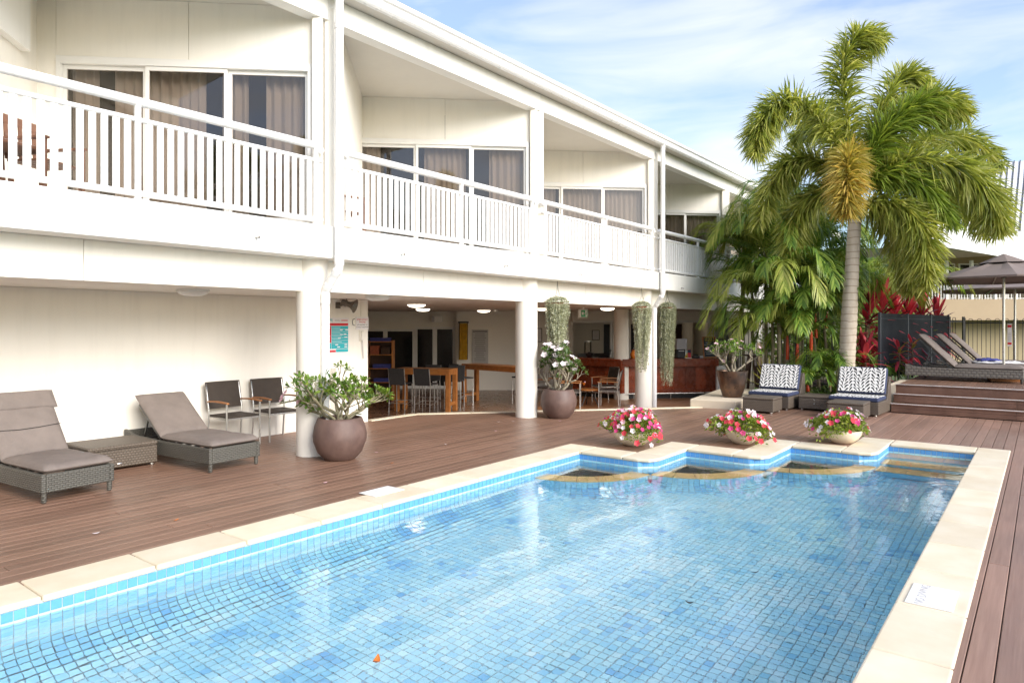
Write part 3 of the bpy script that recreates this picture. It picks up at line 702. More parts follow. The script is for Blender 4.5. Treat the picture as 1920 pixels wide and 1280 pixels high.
# saw-tooth window walls
DV = Vector((2.65, 2.49, 0)).normalized(); NV = Vector((DV.y, -DV.x, 0))     # along the wall, and outwards
L1 = Vector((-10.43, 3.13, 0)); WL = 3.64
def wall_box(a, b, t0, t1, z0, z1, L):      # box on the window wall: a..b along, t0..t1 outwards
    m_ = MB(); P = [L+DV*s+NV*t for s, t in ((a,t0),(b,t0),(b,t1),(a,t1))]
    return m_.prism([(p.x,p.y) for p in P], z0, z1)
FL = 3.085; HEAD = 5.22; HEAD2 = 5.27
for k in range(0, 6):
    L = L1 + Vector((0, BAY*(k-1), 0)); s0 = 0.0 if k < 2 else 0.36
    hp(wall_box(0.36, 2.02, -0.10, 0, HEAD2, 6.047, L), 'upper_wall', MT['cream'])
    hp(wall_box(2.026, WL, -0.10, 0, HEAD2, 6.047, L), 'upper_wall', MT['cream'])
    if k < 2: hp(wall_box(s0, 0.354, -0.10, 0, FL, 6.047, L), 'upper_wall', MT['cream'])
    # end post at the balcony edge
    e = L+DV*(WL+0.075); m_ = MB(); m_.prism([(p.x,p.y) for p in (e-DV*0.072-NV*0.10, e+DV*0.06-NV*0.10, e+DV*0.06+NV*0.10, e-DV*0.072+NV*0.10)], FL, 5.876)
    hp(m_, 'post', MT['cream'], bev=0.005)
    # return wall running back from the previous end post
    q = L+DV*s0; pe = L - Vector((0,BAY,0)) + DV*(WL+0.15); dr = (pe-q); nn = Vector((dr.y,-dr.x,0)).normalized()*0.12
    m_ = MB(); m_.prism([(v.x,v.y) for v in (q-nn, pe-nn, pe, q)][::-1], FL, 6.046); hp(m_, 'return_wall', MT['cream'])
    # sliding window: fixed frame, three panels
    a0, a1 = 0.372, WL-0.012
    fr = MB()
    for a, b, z0, z1, t in ((a0,a1,HEAD-0.045,HEAD2-0.002,0.035),(a0,a1,FL,FL+0.05,0.035),(a0,a0+0.055,FL+0.05,HEAD-0.045,0.035),(a1-0.055,a1,FL+0.05,HEAD-0.045,0.035)):
        w_ = wall_box(a, b, -0.09, t, z0, z1, L); fr.add(w_.v, w_.f)
    wp = (a1-a0-0.11)/3
    win = hp(fr, 'window', MT['frame_white'])
    for j in range(3):
        b0 = a0+0.055+wp*j; b1 = b0+wp; t = 0.012 if j == 1 else -0.03
        f2 = MB()
        for a, b, z0, z1 in ((b0,b1,HEAD-0.10,HEAD-0.047),(b0,b1,FL+0.052,FL+0.12),(b0,b0+0.045,FL+0.12,HEAD-0.10),(b1-0.045,b1,FL+0.12,HEAD-0.10)):
            w_ = wall_box(a+0.001, b-0.001, t-0.04, t, z0, z1, L); f2.add(w_.v, w_.f)
        hp(f2, 'sash', MT['frame_white'], win)
        pn = wall_box(b0+0.043, b1-0.043, t-0.026, t-0.016, FL+0.118, HEAD-0.098, L); hp(pn, 'pane', MT['pane'], win)
    # curtains hang behind the glass, darker room beyond
    rc = random.Random(k*7+1)
    spans = ((a0+0.05, a0+0.42), (a0+1.25, a0+2.05), (a1-0.75, a1-0.06)) if k != 1 else ((a0+0.05,a0+0.40),(a0+0.62,a0+1.8),(a0+2.0,a0+2.35),(a1-0.66,a1-0.05))
    if k >= 3: spans = ((a0+0.05,a0+1.0),(a0+1.1,a1-0.06))
    for sa, sb in spans:
        m_ = MB(); n = max(14, int((sb-sa)*60)); ph = rc.uniform(0,6)
        vs = []
        for z in (FL+0.04, HEAD-0.02):
            for i in range(n+1):
                s_ = lerp(sa, sb, i/n); p = L+DV*s_+NV*(-0.24+0.035*math.sin(s_*52+ph+0.8*math.sin(s_*9)) + 0.012*math.sin(s_*131)); vs.append((p.x,p.y,z))
        m_.add(vs, [(i,i+1,n+2+i,n+1+i) for i in range(n)]); hp(m_, 'curtain', MT['curtain'], win, smooth=True, sharp=3)
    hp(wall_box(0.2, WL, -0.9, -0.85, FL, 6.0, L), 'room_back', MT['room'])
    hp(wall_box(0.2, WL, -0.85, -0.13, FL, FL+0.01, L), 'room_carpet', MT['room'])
# dropped bulkhead at the far left of the first balcony
m_ = MB(); Lb = L1-DV*0.02; dq = Vector((0.69,-0.72,0)); P = [Lb+dq*0.12, Lb+dq*3.2, Lb+dq*3.2+DV*0.45, Lb+dq*0.12+DV*0.0]
P = [Lb+dq*0.42+DV*0.0, Lb+dq*3.4, Lb+dq*3.4+DV*0.55, Lb+dq*0.42+DV*0.30]
m_.prism([(p.x,p.y) for p in P][::-1], 5.16, 6.045); hp(m_, 'bulkhead', MT['white'])
# wall lamp on the second balcony
lp = at(651, 201, 11.9); tl = thing('wall_lamp', 'small black box lamp on the side wall of the second balcony', 'lamp', lp, R_(40))
MB().bx(-0.09,0.06,-0.07,0.07,-0.07,0.07).build('housing', MT['black'], tl, bev=0.01); MB().bx(-0.075,0.045,-0.055,0.055,-0.076,-0.0705).build('lens', MT['frame_white'], tl)

# balustrades
RX = -7.56
bal_me = MB().bx(-0.008,0.008,-0.033,0.033,0,0.765).mesh('baluster', MT['gloss_white'])
for y0, y1, posts in ((-3.9,0.62,[0.5]),(0.98,5.57,[3.265,5.50]),(5.98,10.42,[8.35,10.32]),(10.64,15.37,[10.74,13.05,15.27]),(15.62,20.25,[15.72,18.1,20.15]),(20.45,25.2,[20.55,22.9,25.1])):
    m_ = MB(); m_.tube([(RX,y0-0.02,4.06),(RX,y0+0.02,4.105),(RX,y0+0.08,4.12),(RX,y1-0.08,4.12),(RX,y1-0.02,4.105),(RX,y1+0.02,4.05)], 0.049, 14)
    bl = hp(m_, 'balustrade', MT['gloss_white'], smooth=True)
    m_ = MB(); m_.tube([(RX,y0-0.03,3.93),(RX,y1+0.03,3.93)], 0.027, 12); hp(m_, 'middle_rail', MT['gloss_white'], bl, smooth=True)
    m_ = MB(); m_.tube([(RX,y0-0.03,3.15),(RX,y1+0.03,3.15)], 0.034, 12); hp(m_, 'bottom_rail', MT['gloss_white'], bl, smooth=True)
    for yp in posts:
        m_ = MB(); m_.bx(RX-0.026,RX+0.026,yp-0.028,yp+0.028,3.075,4.085); hp(m_, 'baluster_post', MT['gloss_white'], bl, bev=0.006)
        hp(MB().bx(RX-0.06,RX+0.045,yp-0.055,yp+0.055,3.079,3.09), 'base_plate', MT['gloss_white'], bl)
    n = round((y1-y0)/0.112)
    for i in range(n):
        yy = y0+(i+0.5)*(y1-y0)/n
        if any(abs(yy-yp) < 0.045 for yp in posts): continue
        link_mesh('baluster', bal_me, bl, (RX-HO.x, yy-HO.y, 3.165))

# downpipes with offset bends
def downpipe(yt, xb, yb, zlow, r=0.057):
    m_ = MB(); m_.tube([(-7.40,yt,6.2),(-7.40,yt,2.58),(-7.405,yt-0.002,2.53),(-7.44,yt-0.01,2.47),(xb+0.05,lerp(yt,yb,0.85),2.27),(xb,yb,2.20),(xb,yb,2.13),(xb,yb,zlow)], r, 18)
    dp = hp(m_, 'downpipe', MT['gloss_white'], smooth=True)
    for zz, xx, yy, dz in ((5.72,-7.40,yt,0.02),(2.62,-7.40,yt,0.06),(2.12,xb,yb,0.07),(4.3,-7.40,yt,0.0)):
        if dz:
            m_ = MB(); m_.cyl((xx,yy), r+0.007, zz-dz, zz+dz, 18); hp(m_, 'pipe_collar', MT['gloss_white'], dp, smooth=True)
    p = Vector((-7.44,yt-0.01,2.47)); q = Vector((xb+0.05,lerp(yt,yb,0.85),2.27))
    m_ = MB(); m_.tube([p.lerp(q,-0.1), p.lerp(q,0.18)], r+0.007, 18); hp(m_, 'pipe_collar', MT['gloss_white'], dp, smooth=True)
    m_ = MB(); m_.tube([p.lerp(q,0.82), p.lerp(q,1.1)], r+0.007, 18); hp(m_, 'pipe_collar', MT['gloss_white'], dp, smooth=True)
downpipe(5.76, -7.665, 5.735, -0.006)
downpipe(15.56, -7.66, 15.63, -0.30, 0.055)

# ------------------------------------------------------------------ rooms behind the columns (walls face the deck)
def rf_box(X0, X1, d0, d1, z0, z1):
    P = [RF(X,d,0) for X,d in ((X0,d0),(X1,d0),(X1,d1),(X0,d1))]; return MB().prism([(p.x,p.y) for p in P], z0, z1)
def pxX(px, d): return (px-960)/FPX*d
D1 = 22.3
hp(rf_box(pxX(600,D1), pxX(858,D1), D1, D1+0.2, -0.3, 2.223), 'room_wall', MT['room_paint'])
hp(rf_box(pxX(858,D1)+0.004, pxX(1072,D1), D1-0.45, D1+0.2, -0.3, 2.223), 'room_wall', MT['room_paint'])
def room_door(px0, px1, py0, z0):
    x0, x1 = pxX(px0,D1), pxX(px1,D1); z1 = CAMZ+(611-py0)/FPX*D1
    m_ = rf_box(x0, x1, D1-0.06, D1-0.002, z0, z1); dr = hp(m_, 'glass_door', MT['frame_white'])
    m2 = rf_box(x0+0.07, x1-0.07, D1-0.075, D1-0.062, z0+0.10, z1-0.07); hp(m2, 'door_glass', MT['dark_glass'], dr)
room_door(640, 723, 617, -0.29); room_door(723.5, 778, 617, -0.29); room_door(779.5, 815.5, 613, -0.29); room_door(816, 853, 613, -0.29)
# bar back wall with two serving hatches
D2 = 21.6
hp(rf_box(pxX(1073,D2), pxX(1362,D2), D2, D2+0.2, CAMZ+(611-603)/FPX*D2, 2.223), 'bar_wall', MT['room_paint'])
hp(rf_box(pxX(1149,D2), pxX(1183,D2), D2, D2+0.2, -0.3, CAMZ+(611-603)/FPX*D2-0.003), 'bar_wall', MT['room_paint'])
hp(rf_box(pxX(1331,D2), pxX(1362,D2), D2, D2+0.2, -0.3, CAMZ+(611-603)/FPX*D2-0.003), 'bar_wall', MT['cream'])
hp(rf_box(pxX(1073,D2), pxX(1148,D2), D2, D2+0.2, -0.3, 0.70), 'bar_wall', MT['room_paint'])
hp(rf_box(pxX(1184,D2), pxX(1330,D2), D2, D2+0.2, -0.3, 0.70), 'bar_wall', MT['room_paint'])
for a, b in ((1074,1148),(1186,1332)):
    m_ = rf_box(pxX(a,D2), pxX(b,D2), D2-0.03, D2+0.1, CAMZ+(611-605)/FPX*D2, CAMZ+(611-601)/FPX*D2)
    w_ = rf_box(pxX(b-4,D2), pxX(b,D2), D2-0.03, D2+0.1, 0.70, CAMZ+(611-605)/FPX*D2-0.001); m_.add(w_.v, w_.f)
    hp(m_, 'hatch_frame', MT['frame_white'])
D3 = 25.5
hp(rf_box(pxX(1040,D3), pxX(1420,D3), D3, D3+0.2, -0.3, 2.223), 'kitchen_wall', MT['room_paint'])
for a, b, m in ((1132,1150,'black'),(1250,1279,'brown_wood'),(1306,1334,'brown_wood'),(1180,1196,'black')):
    hp(rf_box(pxX(a,D3), pxX(b,D3), D3-0.05, D3-0.002, -0.29, CAMZ+(611-617)/FPX*D3+0.18), 'kitchen_door', MT[m])
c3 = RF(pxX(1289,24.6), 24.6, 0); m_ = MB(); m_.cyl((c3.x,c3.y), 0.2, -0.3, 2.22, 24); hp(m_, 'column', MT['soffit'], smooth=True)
hp(rf_box(pxX(1300,D3), pxX(1305.5,D3), D3-0.06, D3-0.01, -0.3, 1.75), 'door_jamb', MT['cream'])
hp(rf_box(pxX(1362,21.6), pxX(1366,21.6), 17.9+2.5, 27, -0.3, 2.223), 'side_wall', MT['cream'])
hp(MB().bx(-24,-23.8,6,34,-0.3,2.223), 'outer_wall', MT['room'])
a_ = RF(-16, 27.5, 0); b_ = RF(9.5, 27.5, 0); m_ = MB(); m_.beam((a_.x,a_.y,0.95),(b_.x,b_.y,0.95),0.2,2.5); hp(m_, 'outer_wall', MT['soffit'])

# ------------------------------------------------------------------ the second building, far right
bld = thing('hotel_wing', 'far hotel wing with big white ribbed roof and tan balcony behind the umbrellas', 'building', RF(24, 36, 0))
BO = Vector(bld.location)
def bp(mb, name, m, parent=None, **kw):
    mb.v = [(x-BO.x, y-BO.y, z-BO.z) for x, y, z in mb.v]; return mb.build(name, m, parent if parent is not None else bld, **kw)
def zpx(py, d): return CAMZ+(611-py)/FPX*d
dB = 36.0
bp(rf_box(pxX(1640,dB), pxX(2300,dB), dB, dB+0.25, zpx(600,dB), zpx(561,dB)), 'balcony_front', MT['tan'])
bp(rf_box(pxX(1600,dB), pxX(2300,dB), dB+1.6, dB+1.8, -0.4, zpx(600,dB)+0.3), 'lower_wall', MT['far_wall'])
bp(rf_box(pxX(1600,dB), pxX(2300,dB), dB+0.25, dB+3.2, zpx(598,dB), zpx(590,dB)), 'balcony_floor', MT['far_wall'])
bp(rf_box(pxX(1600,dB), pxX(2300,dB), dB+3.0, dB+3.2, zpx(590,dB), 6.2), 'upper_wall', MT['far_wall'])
rl = bp(rf_box(pxX(1640,dB), pxX(2300,dB), dB+0.08, dB+0.14, zpx(534,dB), zpx(531,dB)), 'railing', MT['frame_white'])
for i in range(40):
    X = pxX(1700,dB)+i*0.155
    bp(rf_box(X, X+0.03, dB+0.09, dB+0.12, zpx(561,dB), zpx(534,dB)), 'railing_bar', MT['frame_white'], rl)
for px in (1775,1822,1866,1905): bp(rf_box(pxX(px,dB), pxX(px,dB)+0.12, dB+0.02, dB+0.2, zpx(561,dB), zpx(488,dB)), 'balcony_post', MT['frame_white'])
for a, b in ((1740,1790),(1797,1838),(1845,1880),(1886,1960)):
    dd = dB+2.98; wn_ = bp(rf_box(pxX(a,dd), pxX(b,dd), dd-0.04, dd+0.01, zpx(560,dd), zpx(494,dd)), 'window', MT['frame_white'])
    bp(rf_box(pxX(a,dd)+0.08, pxX(b,dd)-0.08, dd-0.05, dd-0.042, zpx(560,dd)+0.05, zpx(494,dd)-0.08), 'pane', MT['dark_glass'], wn_)
# roof: raked eave, white fascia, ribbed sheet rising behind
E0 = at(1690, 449, 31.5); E1 = at(1990, 500, 36.5); U0 = at(1690, 489, 38.8); U1 = at(1990, 474, 39.5)
bp(MB().quad(E0, U0, U1, E1), 'eave_soffit', MT['soffit'])
F0 = E0+Vector((0,0,0.95)); F1 = E1+Vector((0,0,1.65))
m_ = MB(); bk = FW*0.15; m_.add([E0,E1,F1,F0,E0+bk,E1+bk,F1+bk,F0+bk], [(0,1,2,3),(7,6,5,4),(3,2,6,7),(0,4,5,1)]); bp(m_, 'fascia', MT['gloss_white'])
RG0 = at(1700, 318, 46); RG1 = at(2000, 296, 50)
G0 = F0+FW*0.2+Vector((0,0,0.05)); G1 = F1+FW*0.2+Vector((0,0,0.05))
n = 26
for i in range(n):
    a, b = i/n, (i+1)/n
    m_ = MB(); p0, p1, q0, q1 = G0.lerp(G1,a), G0.lerp(G1,b), RG0.lerp(RG1,a), RG0.lerp(RG1,b); up = Vector((0,0,0.05)); dx = (p1-p0)*0.06
    m_.quad(p0+dx, p1-dx, q1-dx, q0+dx); m_.quad(p0-dx+up, p0+dx, q0+dx, q0-dx+up); m_.quad(p0-dx+up*1.0, q0-dx+up, q0-dx*1.02, p0-dx*1.02)
    sh_ = bp(m_, 'roof_sheet', MT['roof_white'])
    m_ = MB(); m_.beam(p0+up*1.2, q0+up*1.2, 0.07, 0.05); bp(m_, 'roof_rib', MT['steel_dark'], sh_)
gt = MB(); gt.beam(G0+Vector((0,0,-0.06)), G1+Vector((0,0,-0.06)), 0.22, 0.12); bp(gt, 'gutter', MT['steel_dark'])
# pale neighbour building behind the black fence
nb = thing('neighbour_wall', 'pale rendered wall with tan base seen through the black fence bars', 'wall', RF(8.6, 26.0, -0.3))
BO = Vector(nb.location)
bp(rf_box(pxX(1368,26), pxX(1500,26), 26, 26.2, 1.12, 2.35), 'upper_band', MT['white'], nb)
bp(rf_box(pxX(1368,26), pxX(1500,26), 25.97, 26.2, -0.3, 1.117), 'lower_band', MT['tan'], nb)
# ------------------------------------------------------------------ shapes for furniture
def cushion_mb(w, l, t, nx=20, ny=28, puff=0.02, seed=0, wr=0.011):
    """soft slab, x width, y length (0..l), z 0..t, rounded edges and slight wrinkles"""
    mb = MB(); top, bot = [], []
    def prof(u):   # 0..1 -> edge falloff
        e = min(u, 1-u); return min(1.0, (e/0.07))**0.5 if e < 0.07 else 1.0
    for j in range(ny+1):
        for i in range(nx+1):
            # denser near edges
            u = 0.5-0.5*math.cos(math.pi*i/nx); v = 0.5-0.5*math.cos(math.pi*j/ny)
            f = prof(u)*prof(v); x = (u-0.5)*w; y = v*l
            nz = mnoise.noise(Vector((x*7+seed*5, y*5, seed)))*wr + mnoise.noise(Vector((x*22, y*9+seed, 2)))*wr*0.5
            bulge = puff*math.sin(math.pi*u)**0.5*math.sin(math.pi*v)**0.5
            top.append((x, y, t*0.5+t*0.5*f+(bulge+nz)*f)); bot.append((x, y, t*0.5-t*0.5*f))
    N = (nx+1)*(ny+1); q = lambda i, j: j*(nx+1)+i
    fs = []
    for j in range(ny):
        for i in range(nx):
            fs.append((q(i,j),q(i+1,j),q(i+1,j+1),q(i,j+1))); fs.append((N+q(i,j),N+q(i,j+1),N+q(i+1,j+1),N+q(i+1,j)))
    for i in range(nx):
        fs.append((q(i+1,0),q(i,0),N+q(i,0),N+q(i+1,0))); fs.append((q(i,ny),q(i+1,ny),N+q(i+1,ny),N+q(i,ny)))
    for j in range(ny):
        fs.append((q(0,j),q(0,j+1),N+q(0,j+1),N+q(0,j))); fs.append((q(nx,j+1),q(nx,j),N+q(nx,j),N+q(nx,j+1)))
    return mb.add(top+bot, fs)

def sun_lounger(label, loc, rz, ang, seat, back, group, wick, fm=True, fold=False, w=0.70, L=1.98):
    """foot end at y=0, head towards +y"""
    t = thing('sun_lounger', label, 'sun lounger', loc, rz, group)
    m = MB(); fz0, fz1 = 0.10, 0.285; th = 0.045
    def side(x0, x1):
        v = []
        for y, zt in ((0,fz1),(1.1,fz1),(L-0.25,fz1+0.015),(L,fz1+0.075)):
            v += [(x0,y,fz0),(x1,y,fz0),(x1,y,zt),(x0,y,zt)]
        m.add(v, [(0,3,2,1),(12,13,14,15)]+[(k+i,k+(i+1)%4,k+4+(i+1)%4,k+4+i) for k in (0,4,8) for i in range(4)])
    fr = m; side(-w/2,-w/2+th); side(w/2-th,w/2)
    m.bx(-w/2+th,w/2-th,0.0,th,fz0,fz1-0.002); m.bx(-w/2+th,w/2-th,L-th,L-0.001,fz0,fz1+0.06)
    fr.build('frame', wick, t, bev=0.01)
    for sx in (-1,1):
        for y in (0.035, L-0.05):
            q = MB(); q.tube([(sx*(w/2-0.035),y,0),(sx*(w/2-0.035),y,0.012),(sx*(w/2-0.035),y,0.10)],[0.018,0.023,0.026],12); q.build('leg', MT['wicker_grey'] if fm else MT['steel_dark'], t, smooth=True)
    sl = MB()
    for i in range(9): sl.bx(-w/2+th,w/2-th,0.12+i*0.2,0.12+i*0.2+0.035,0.235,0.255)
    sl.build('base_frame', MT['steel_dark'], t)
    c = cushion_mb(w-0.03, seat+0.02, 0.085, seed=hash(label)%17, puff=0.018).build('seat_cushion', MT['taupe'], t, smooth=True, sharp=3); c.location = (0, -0.01, 0.283)
    bc = cushion_mb(w-0.03, back, 0.08, seed=hash(label)%13+3, puff=0.015, wr=0.012).build('back_cushion', MT['taupe'], t, smooth=True, sharp=3)
    bc.location = (0, seat+0.02, 0.30); bc.rotation_euler = (ang, 0, 0)
    if fold:   # the pad is folded over the top and has a seam
        fd = cushion_mb(w+0.02, 0.24, 0.05, seed=5).build('folded_flap', MT['taupe'], t, smooth=True, sharp=3)
        fd.matrix_local = Matrix.Translation((0, seat+0.02, 0.30)) @ Matrix.Rotation(ang,4,'X') @ Matrix.Translation((0.0, back-0.22, 0.052))
        sm = MB(); sm.tube([(-w/2+0.03,back*0.42,0.094),(-0.1,back*0.40,0.101),(0.1,back*0.41,0.101),(w/2-0.03,back*0.44,0.094)],0.004,6)
        s_ = sm.build('seam', MT['charcoal'], t); s_.location = bc.location; s_.rotation_euler = (ang,0,0)
    br = MB(); br.bx(-w/2+0.07,w/2-0.07,seat+0.04,seat+0.07,0.255,0.28)
    for sx in (-1,1):
        M = Matrix.Rotation(ang,3,'X'); a = Vector((sx*(w/2-0.07),seat+0.05,0.27)); b = a+M@Vector((0,back-0.1,0)); br.beam(a,b,0.025,0.025)
    pv = Vector((0,seat+0.05,0.27))+Matrix.Rotation(ang,3,'X')@Vector((0,back*0.6,0))
    for sx in (-1,1): br.beam((sx*(w/2-0.1),pv.y,pv.z),(sx*(w/2-0.1),min(L-0.15,pv.y+0.12),0.25),0.02,0.02)
    br.build('back_frame', MT['steel_dark'], t)
    return t
G_L = 'taupe cushioned sun loungers along the cream wall'
sun_lounger('taupe sun lounger with folded pad and seam, nearest the pool camera end', (-7.80,2.80,0), R_(90+6), R_(53), 0.93, 0.80, G_L, MT['wicker_grey'], fold=True)['label'] = 'taupe sun lounger with steep back and folded top pad, left of the wicker side table'
sun_lounger('taupe sun lounger with smooth pad', (-7.845,4.54,0), R_(90+4), R_(38), 1.10, 0.80, G_L, MT['wicker_grey'])['label'] = 'taupe sun lounger with smooth low back, between side table and wall chairs'

def wicker_box(name, label, cat, x0, x1, y0, y1, h, group=None, knobs=0):
    cx, cy_ = (x0+x1)/2, (y0+y1)/2; t = thing(name, label, cat, (cx,cy_,0), 0, group); w, d = x1-x0, y1-y0
    MB().bx(-w/2,w/2,-d/2,d/2,0.025,h-0.05).build('body', MT['wicker_brown'], t, bev=0.018)
    MB().bx(-w/2-0.004,w/2+0.004,-d/2-0.004,d/2+0.004,h-0.052,h).build('top', MT['wicker_brown'], t, bev=0.02, seg=3)
    for i in (-1,1):
        for j in (-1,1):
            q = MB(); q.cyl((i*(w/2-0.06),j*(d/2-0.05)),0.026,0,0.026,12); q.build('foot', MT['chrome'], t, smooth=True)
    if knobs:
        for k in range(knobs):
            q = MB(); q.ball((w*0.02,-d/2-0.004,h*0.72-k*0.075),0.011,8,5); q.build('stud', MT['chrome'], t, smooth=True)
    return t
tb = wicker_box('wicker_side_table','low brown wicker cube table between the two taupe sun loungers','side table',-9.62,-8.88,3.28,4.08,0.30)
q = MB(); q.ball((0.372,-0.05,0.075),0.016,8,5,sq=(0.4,2.0,0.8)); q.build('badge', MT['chrome'], tb, smooth=True)

# ------------------------------------------------------------------ stacking armchairs with teak arms
def make_armchair(label, loc, rz, group):
    """faces +x"""
    t = thing('armchair', label, 'chair', loc, rz, group)
    for sy in (-1,1):
        m = MB(); m.tube([(0.235,sy*0.265,0),(0.235,sy*0.265,0.635)],0.0135,10); m.build('leg', MT['chrome'], t, smooth=True)
        m = MB(); m.tube([(-0.27,sy*0.265,0),(-0.225,sy*0.265,0.42),(-0.235,sy*0.265,0.55),(-0.315,sy*0.262,0.90)],0.0135,10); m.build('leg', MT['chrome'], t, smooth=True)
        m = MB(); n = 8; v = []
        for i in range(n+1):
            x = lerp(-0.245,0.27,i/n); z = 0.645+0.012*math.sin(math.pi*i/n); hw = 0.024-0.006*math.cos(2*math.pi*i/n)*0.5
            v += [(x,sy*0.265-hw,z-0.011),(x,sy*0.265+hw,z-0.011),(x,sy*0.265+hw,z+0.011),(x,sy*0.265-hw,z+0.011)]
        m.add(v,[(0,3,2,1),(4*n,4*n+1,4*n+2,4*n+3)]+[(4*k+i,4*k+(i+1)%4,4*k+4+(i+1)%4,4*k+4+i) for k in range(n) for i in range(4)])
        m.build('armrest', MT['teak'], t, bev=0.005)
    m = MB()
    m.beam((0.235,-0.265,0.415),(0.235,0.265,0.415),0.022,0.022); m.beam((-0.225,-0.265,0.415),(-0.225,0.265,0.415),0.022,0.022)
    for sy in (-1,1): m.beam((-0.225,sy*0.255,0.415),(0.235,sy*0.255,0.415),0.02,0.022)
    m.build('seat_frame', MT['chrome'], t)
    m = MB(); nx, ny = 6, 6; vs = []
    for zz in (0.024,0):
        for j in range(ny+1):
            for i in range(nx+1):
                x, y = lerp(-0.245,0.245,i/nx), lerp(-0.248,0.248,j/ny); sag = -0.016*math.cos(math.pi*(i/nx-0.5))*math.cos(math.pi*(j/ny-0.5)); vs.append((x,y,0.43+zz+sag))
    q = lambda i,j,k: k*(nx+1)*(ny+1)+j*(nx+1)+i
    fs = [(q(i,j,0),q(i+1,j,0),q(i+1,j+1,0),q(i,j+1,0)) for i in range(nx) for j in range(ny)]+[(q(i,j,1),q(i,j+1,1),q(i+1,j+1,1),q(i+1,j,1)) for i in range(nx) for j in range(ny)]
    for i in range(nx): fs += [(q(i+1,0,0),q(i,0,0),q(i,0,1),q(i+1,0,1)),(q(i,ny,0),q(i+1,ny,0),q(i+1,ny,1),q(i,ny,1))]
    for j in range(ny): fs += [(q(0,j,0),q(0,j+1,0),q(0,j+1,1),q(0,j,1)),(q(nx,j+1,0),q(nx,j,0),q(nx,j,1),q(nx,j+1,1))]
    m.add(vs, fs); m.build('seat', MT['weave_dark'], t)
    m = MB(); vs = []; ny, nz = 8, 5
    for k in (0, 0.016):
        for j in range(nz+1):
            for i in range(ny+1):
                z = lerp(0.535,0.925,j/nz); y = lerp(-0.275,0.275,i/ny); x = -0.236-0.085*(z-0.535)/0.39-0.028*math.cos(math.pi*(i/ny-0.5))+k; vs.append((x,y,z))
    q = lambda i,j,k: k*(ny+1)*(nz+1)+j*(ny+1)+i
    fs = [(q(i,j,1),q(i+1,j,1),q(i+1,j+1,1),q(i,j+1,1)) for i in range(ny) for j in range(nz)]+[(q(i,j,0),q(i,j+1,0),q(i+1,j+1,0),q(i+1,j,0)) for i in range(ny) for j in range(nz)]
    for i in range(ny): fs += [(q(i,0,0),q(i+1,0,0),q(i+1,0,1),q(i,0,1)),(q(i,nz,0),q(i,nz,1),q(i+1,nz,1),q(i+1,nz,0))]
    for j in range(nz): fs += [(q(0,j,0),q(0,j,1),q(0,j+1,1),q(0,j+1,0)),(q(ny,j,0),q(ny,j+1,0),q(ny,j+1,1),q(ny,j,1))]
    m.add(vs, fs); m.build('backrest', MT['weave_dark'], t)
    return t
MT['weave_dark'] = wickermat('dark_weave', (0.095,0.075,0.06), (0.065,0.05,0.042), 0.018, 0.009, 0.55)
ac = make_armchair('brown woven armchair against the cream wall, next to the sun lounger', (-9.40,5.42,0), R_(2), 'armchairs against the cream wall')
dup(ac, (-9.40,6.13,0), R_(-2), 'brown woven armchair against the cream wall, half behind the round column', 'armchairs against the cream wall')
GB = 'armchairs around the low cocktail table'
for px, d, rz, lb in ((1142,17.25,R_(205),'brown woven armchair seen from its side, right of the low cocktail table'),(1133,18.45,R_(238),'brown woven armchair with its back against the bar counter'),
                      (1070,17.0,R_(30),'brown woven armchair behind the white flowering pot, left of the cocktail table'),(1026,17.9,R_(0),'brown woven armchair mostly hidden between round column and flowering pot')):
    p = RF(pxX(px,d), d, -0.294); dup(ac, p, rz, lb, GB)
# low table with cocktail
p = RF(pxX(1104,17.6),17.6,-0.294); t = thing('low_table','small round pale table standing between the bar armchairs','table',p)
m = MB(); m.cyl((0,0),0.30,0.40,0.425,32); m.build('tabletop', MT['oak'], t, smooth=True)
for k in range(3):
    a = k*2.094+0.3; m = MB(); m.tube([(0.05*math.cos(a),0.05*math.sin(a),0.40),(0.25*math.cos(a),0.25*math.sin(a),0)],0.013,8); m.build('leg', MT['black'], t, smooth=True)
pg = p+Vector((-0.10,-0.08,0.427)); g = thing('cocktail_glass','stemmed glass of orange cocktail on the low round table','glass',pg)
m = MB(); m.lathe([(0.0,0),(0.035,0.002),(0.006,0.008),(0.005,0.08)],16); m.build('stem', MT['pane'], g, smooth=True)
m = MB(); m.lathe([(0.004,0.08),(0.052,0.155),(0.0,0.156)],18); m.build('drink', MT['orange'], g, smooth=True)
m = MB(); m.ball((0.03,0,0.175),0.02,8,5); m.build('garnish', MT['bl_pale'], g, smooth=True)

# ------------------------------------------------------------------ tall tables and bar stools in the room
def bar_table(label, c, rz, L, Wd, H=1.03):
    t = thing('bar_table', label, 'table', c, rz, 'tall timber tables in the room')
    MB().bx(-L/2,L/2,-Wd/2,Wd/2,H-0.04,H).build('tabletop', MT['oak'], t, bev=0.004)
    for sx in (-1,1):
        for sy in (-1,1): MB().bx(sx*(L/2-0.052)-0.05,sx*(L/2-0.052)+0.05,sy*(Wd/2-0.052)-0.05,sy*(Wd/2-0.052)+0.05,0,H-0.042).build('leg', MT['oak'], t, bev=0.004)
        MB().bx(sx*(L/2-0.052)-0.03,sx*(L/2-0.052)+0.03,-Wd/2+0.104,Wd/2-0.104,0.16,0.24).build('stretcher', MT['oak'], t)
        MB().bx(sx*(L/2-0.04)-0.02,sx*(L/2-0.04)+0.02,-Wd/2+0.104,Wd/2-0.104,H-0.14,H-0.043).build('apron', MT['oak'], t)
    for sy in (-1,1): MB().bx(-L/2+0.104,L/2-0.104,sy*(Wd/2-0.03)-0.02,sy*(Wd/2-0.03)+0.02,H-0.14,H-0.043).build('apron', MT['oak'], t)
    return t
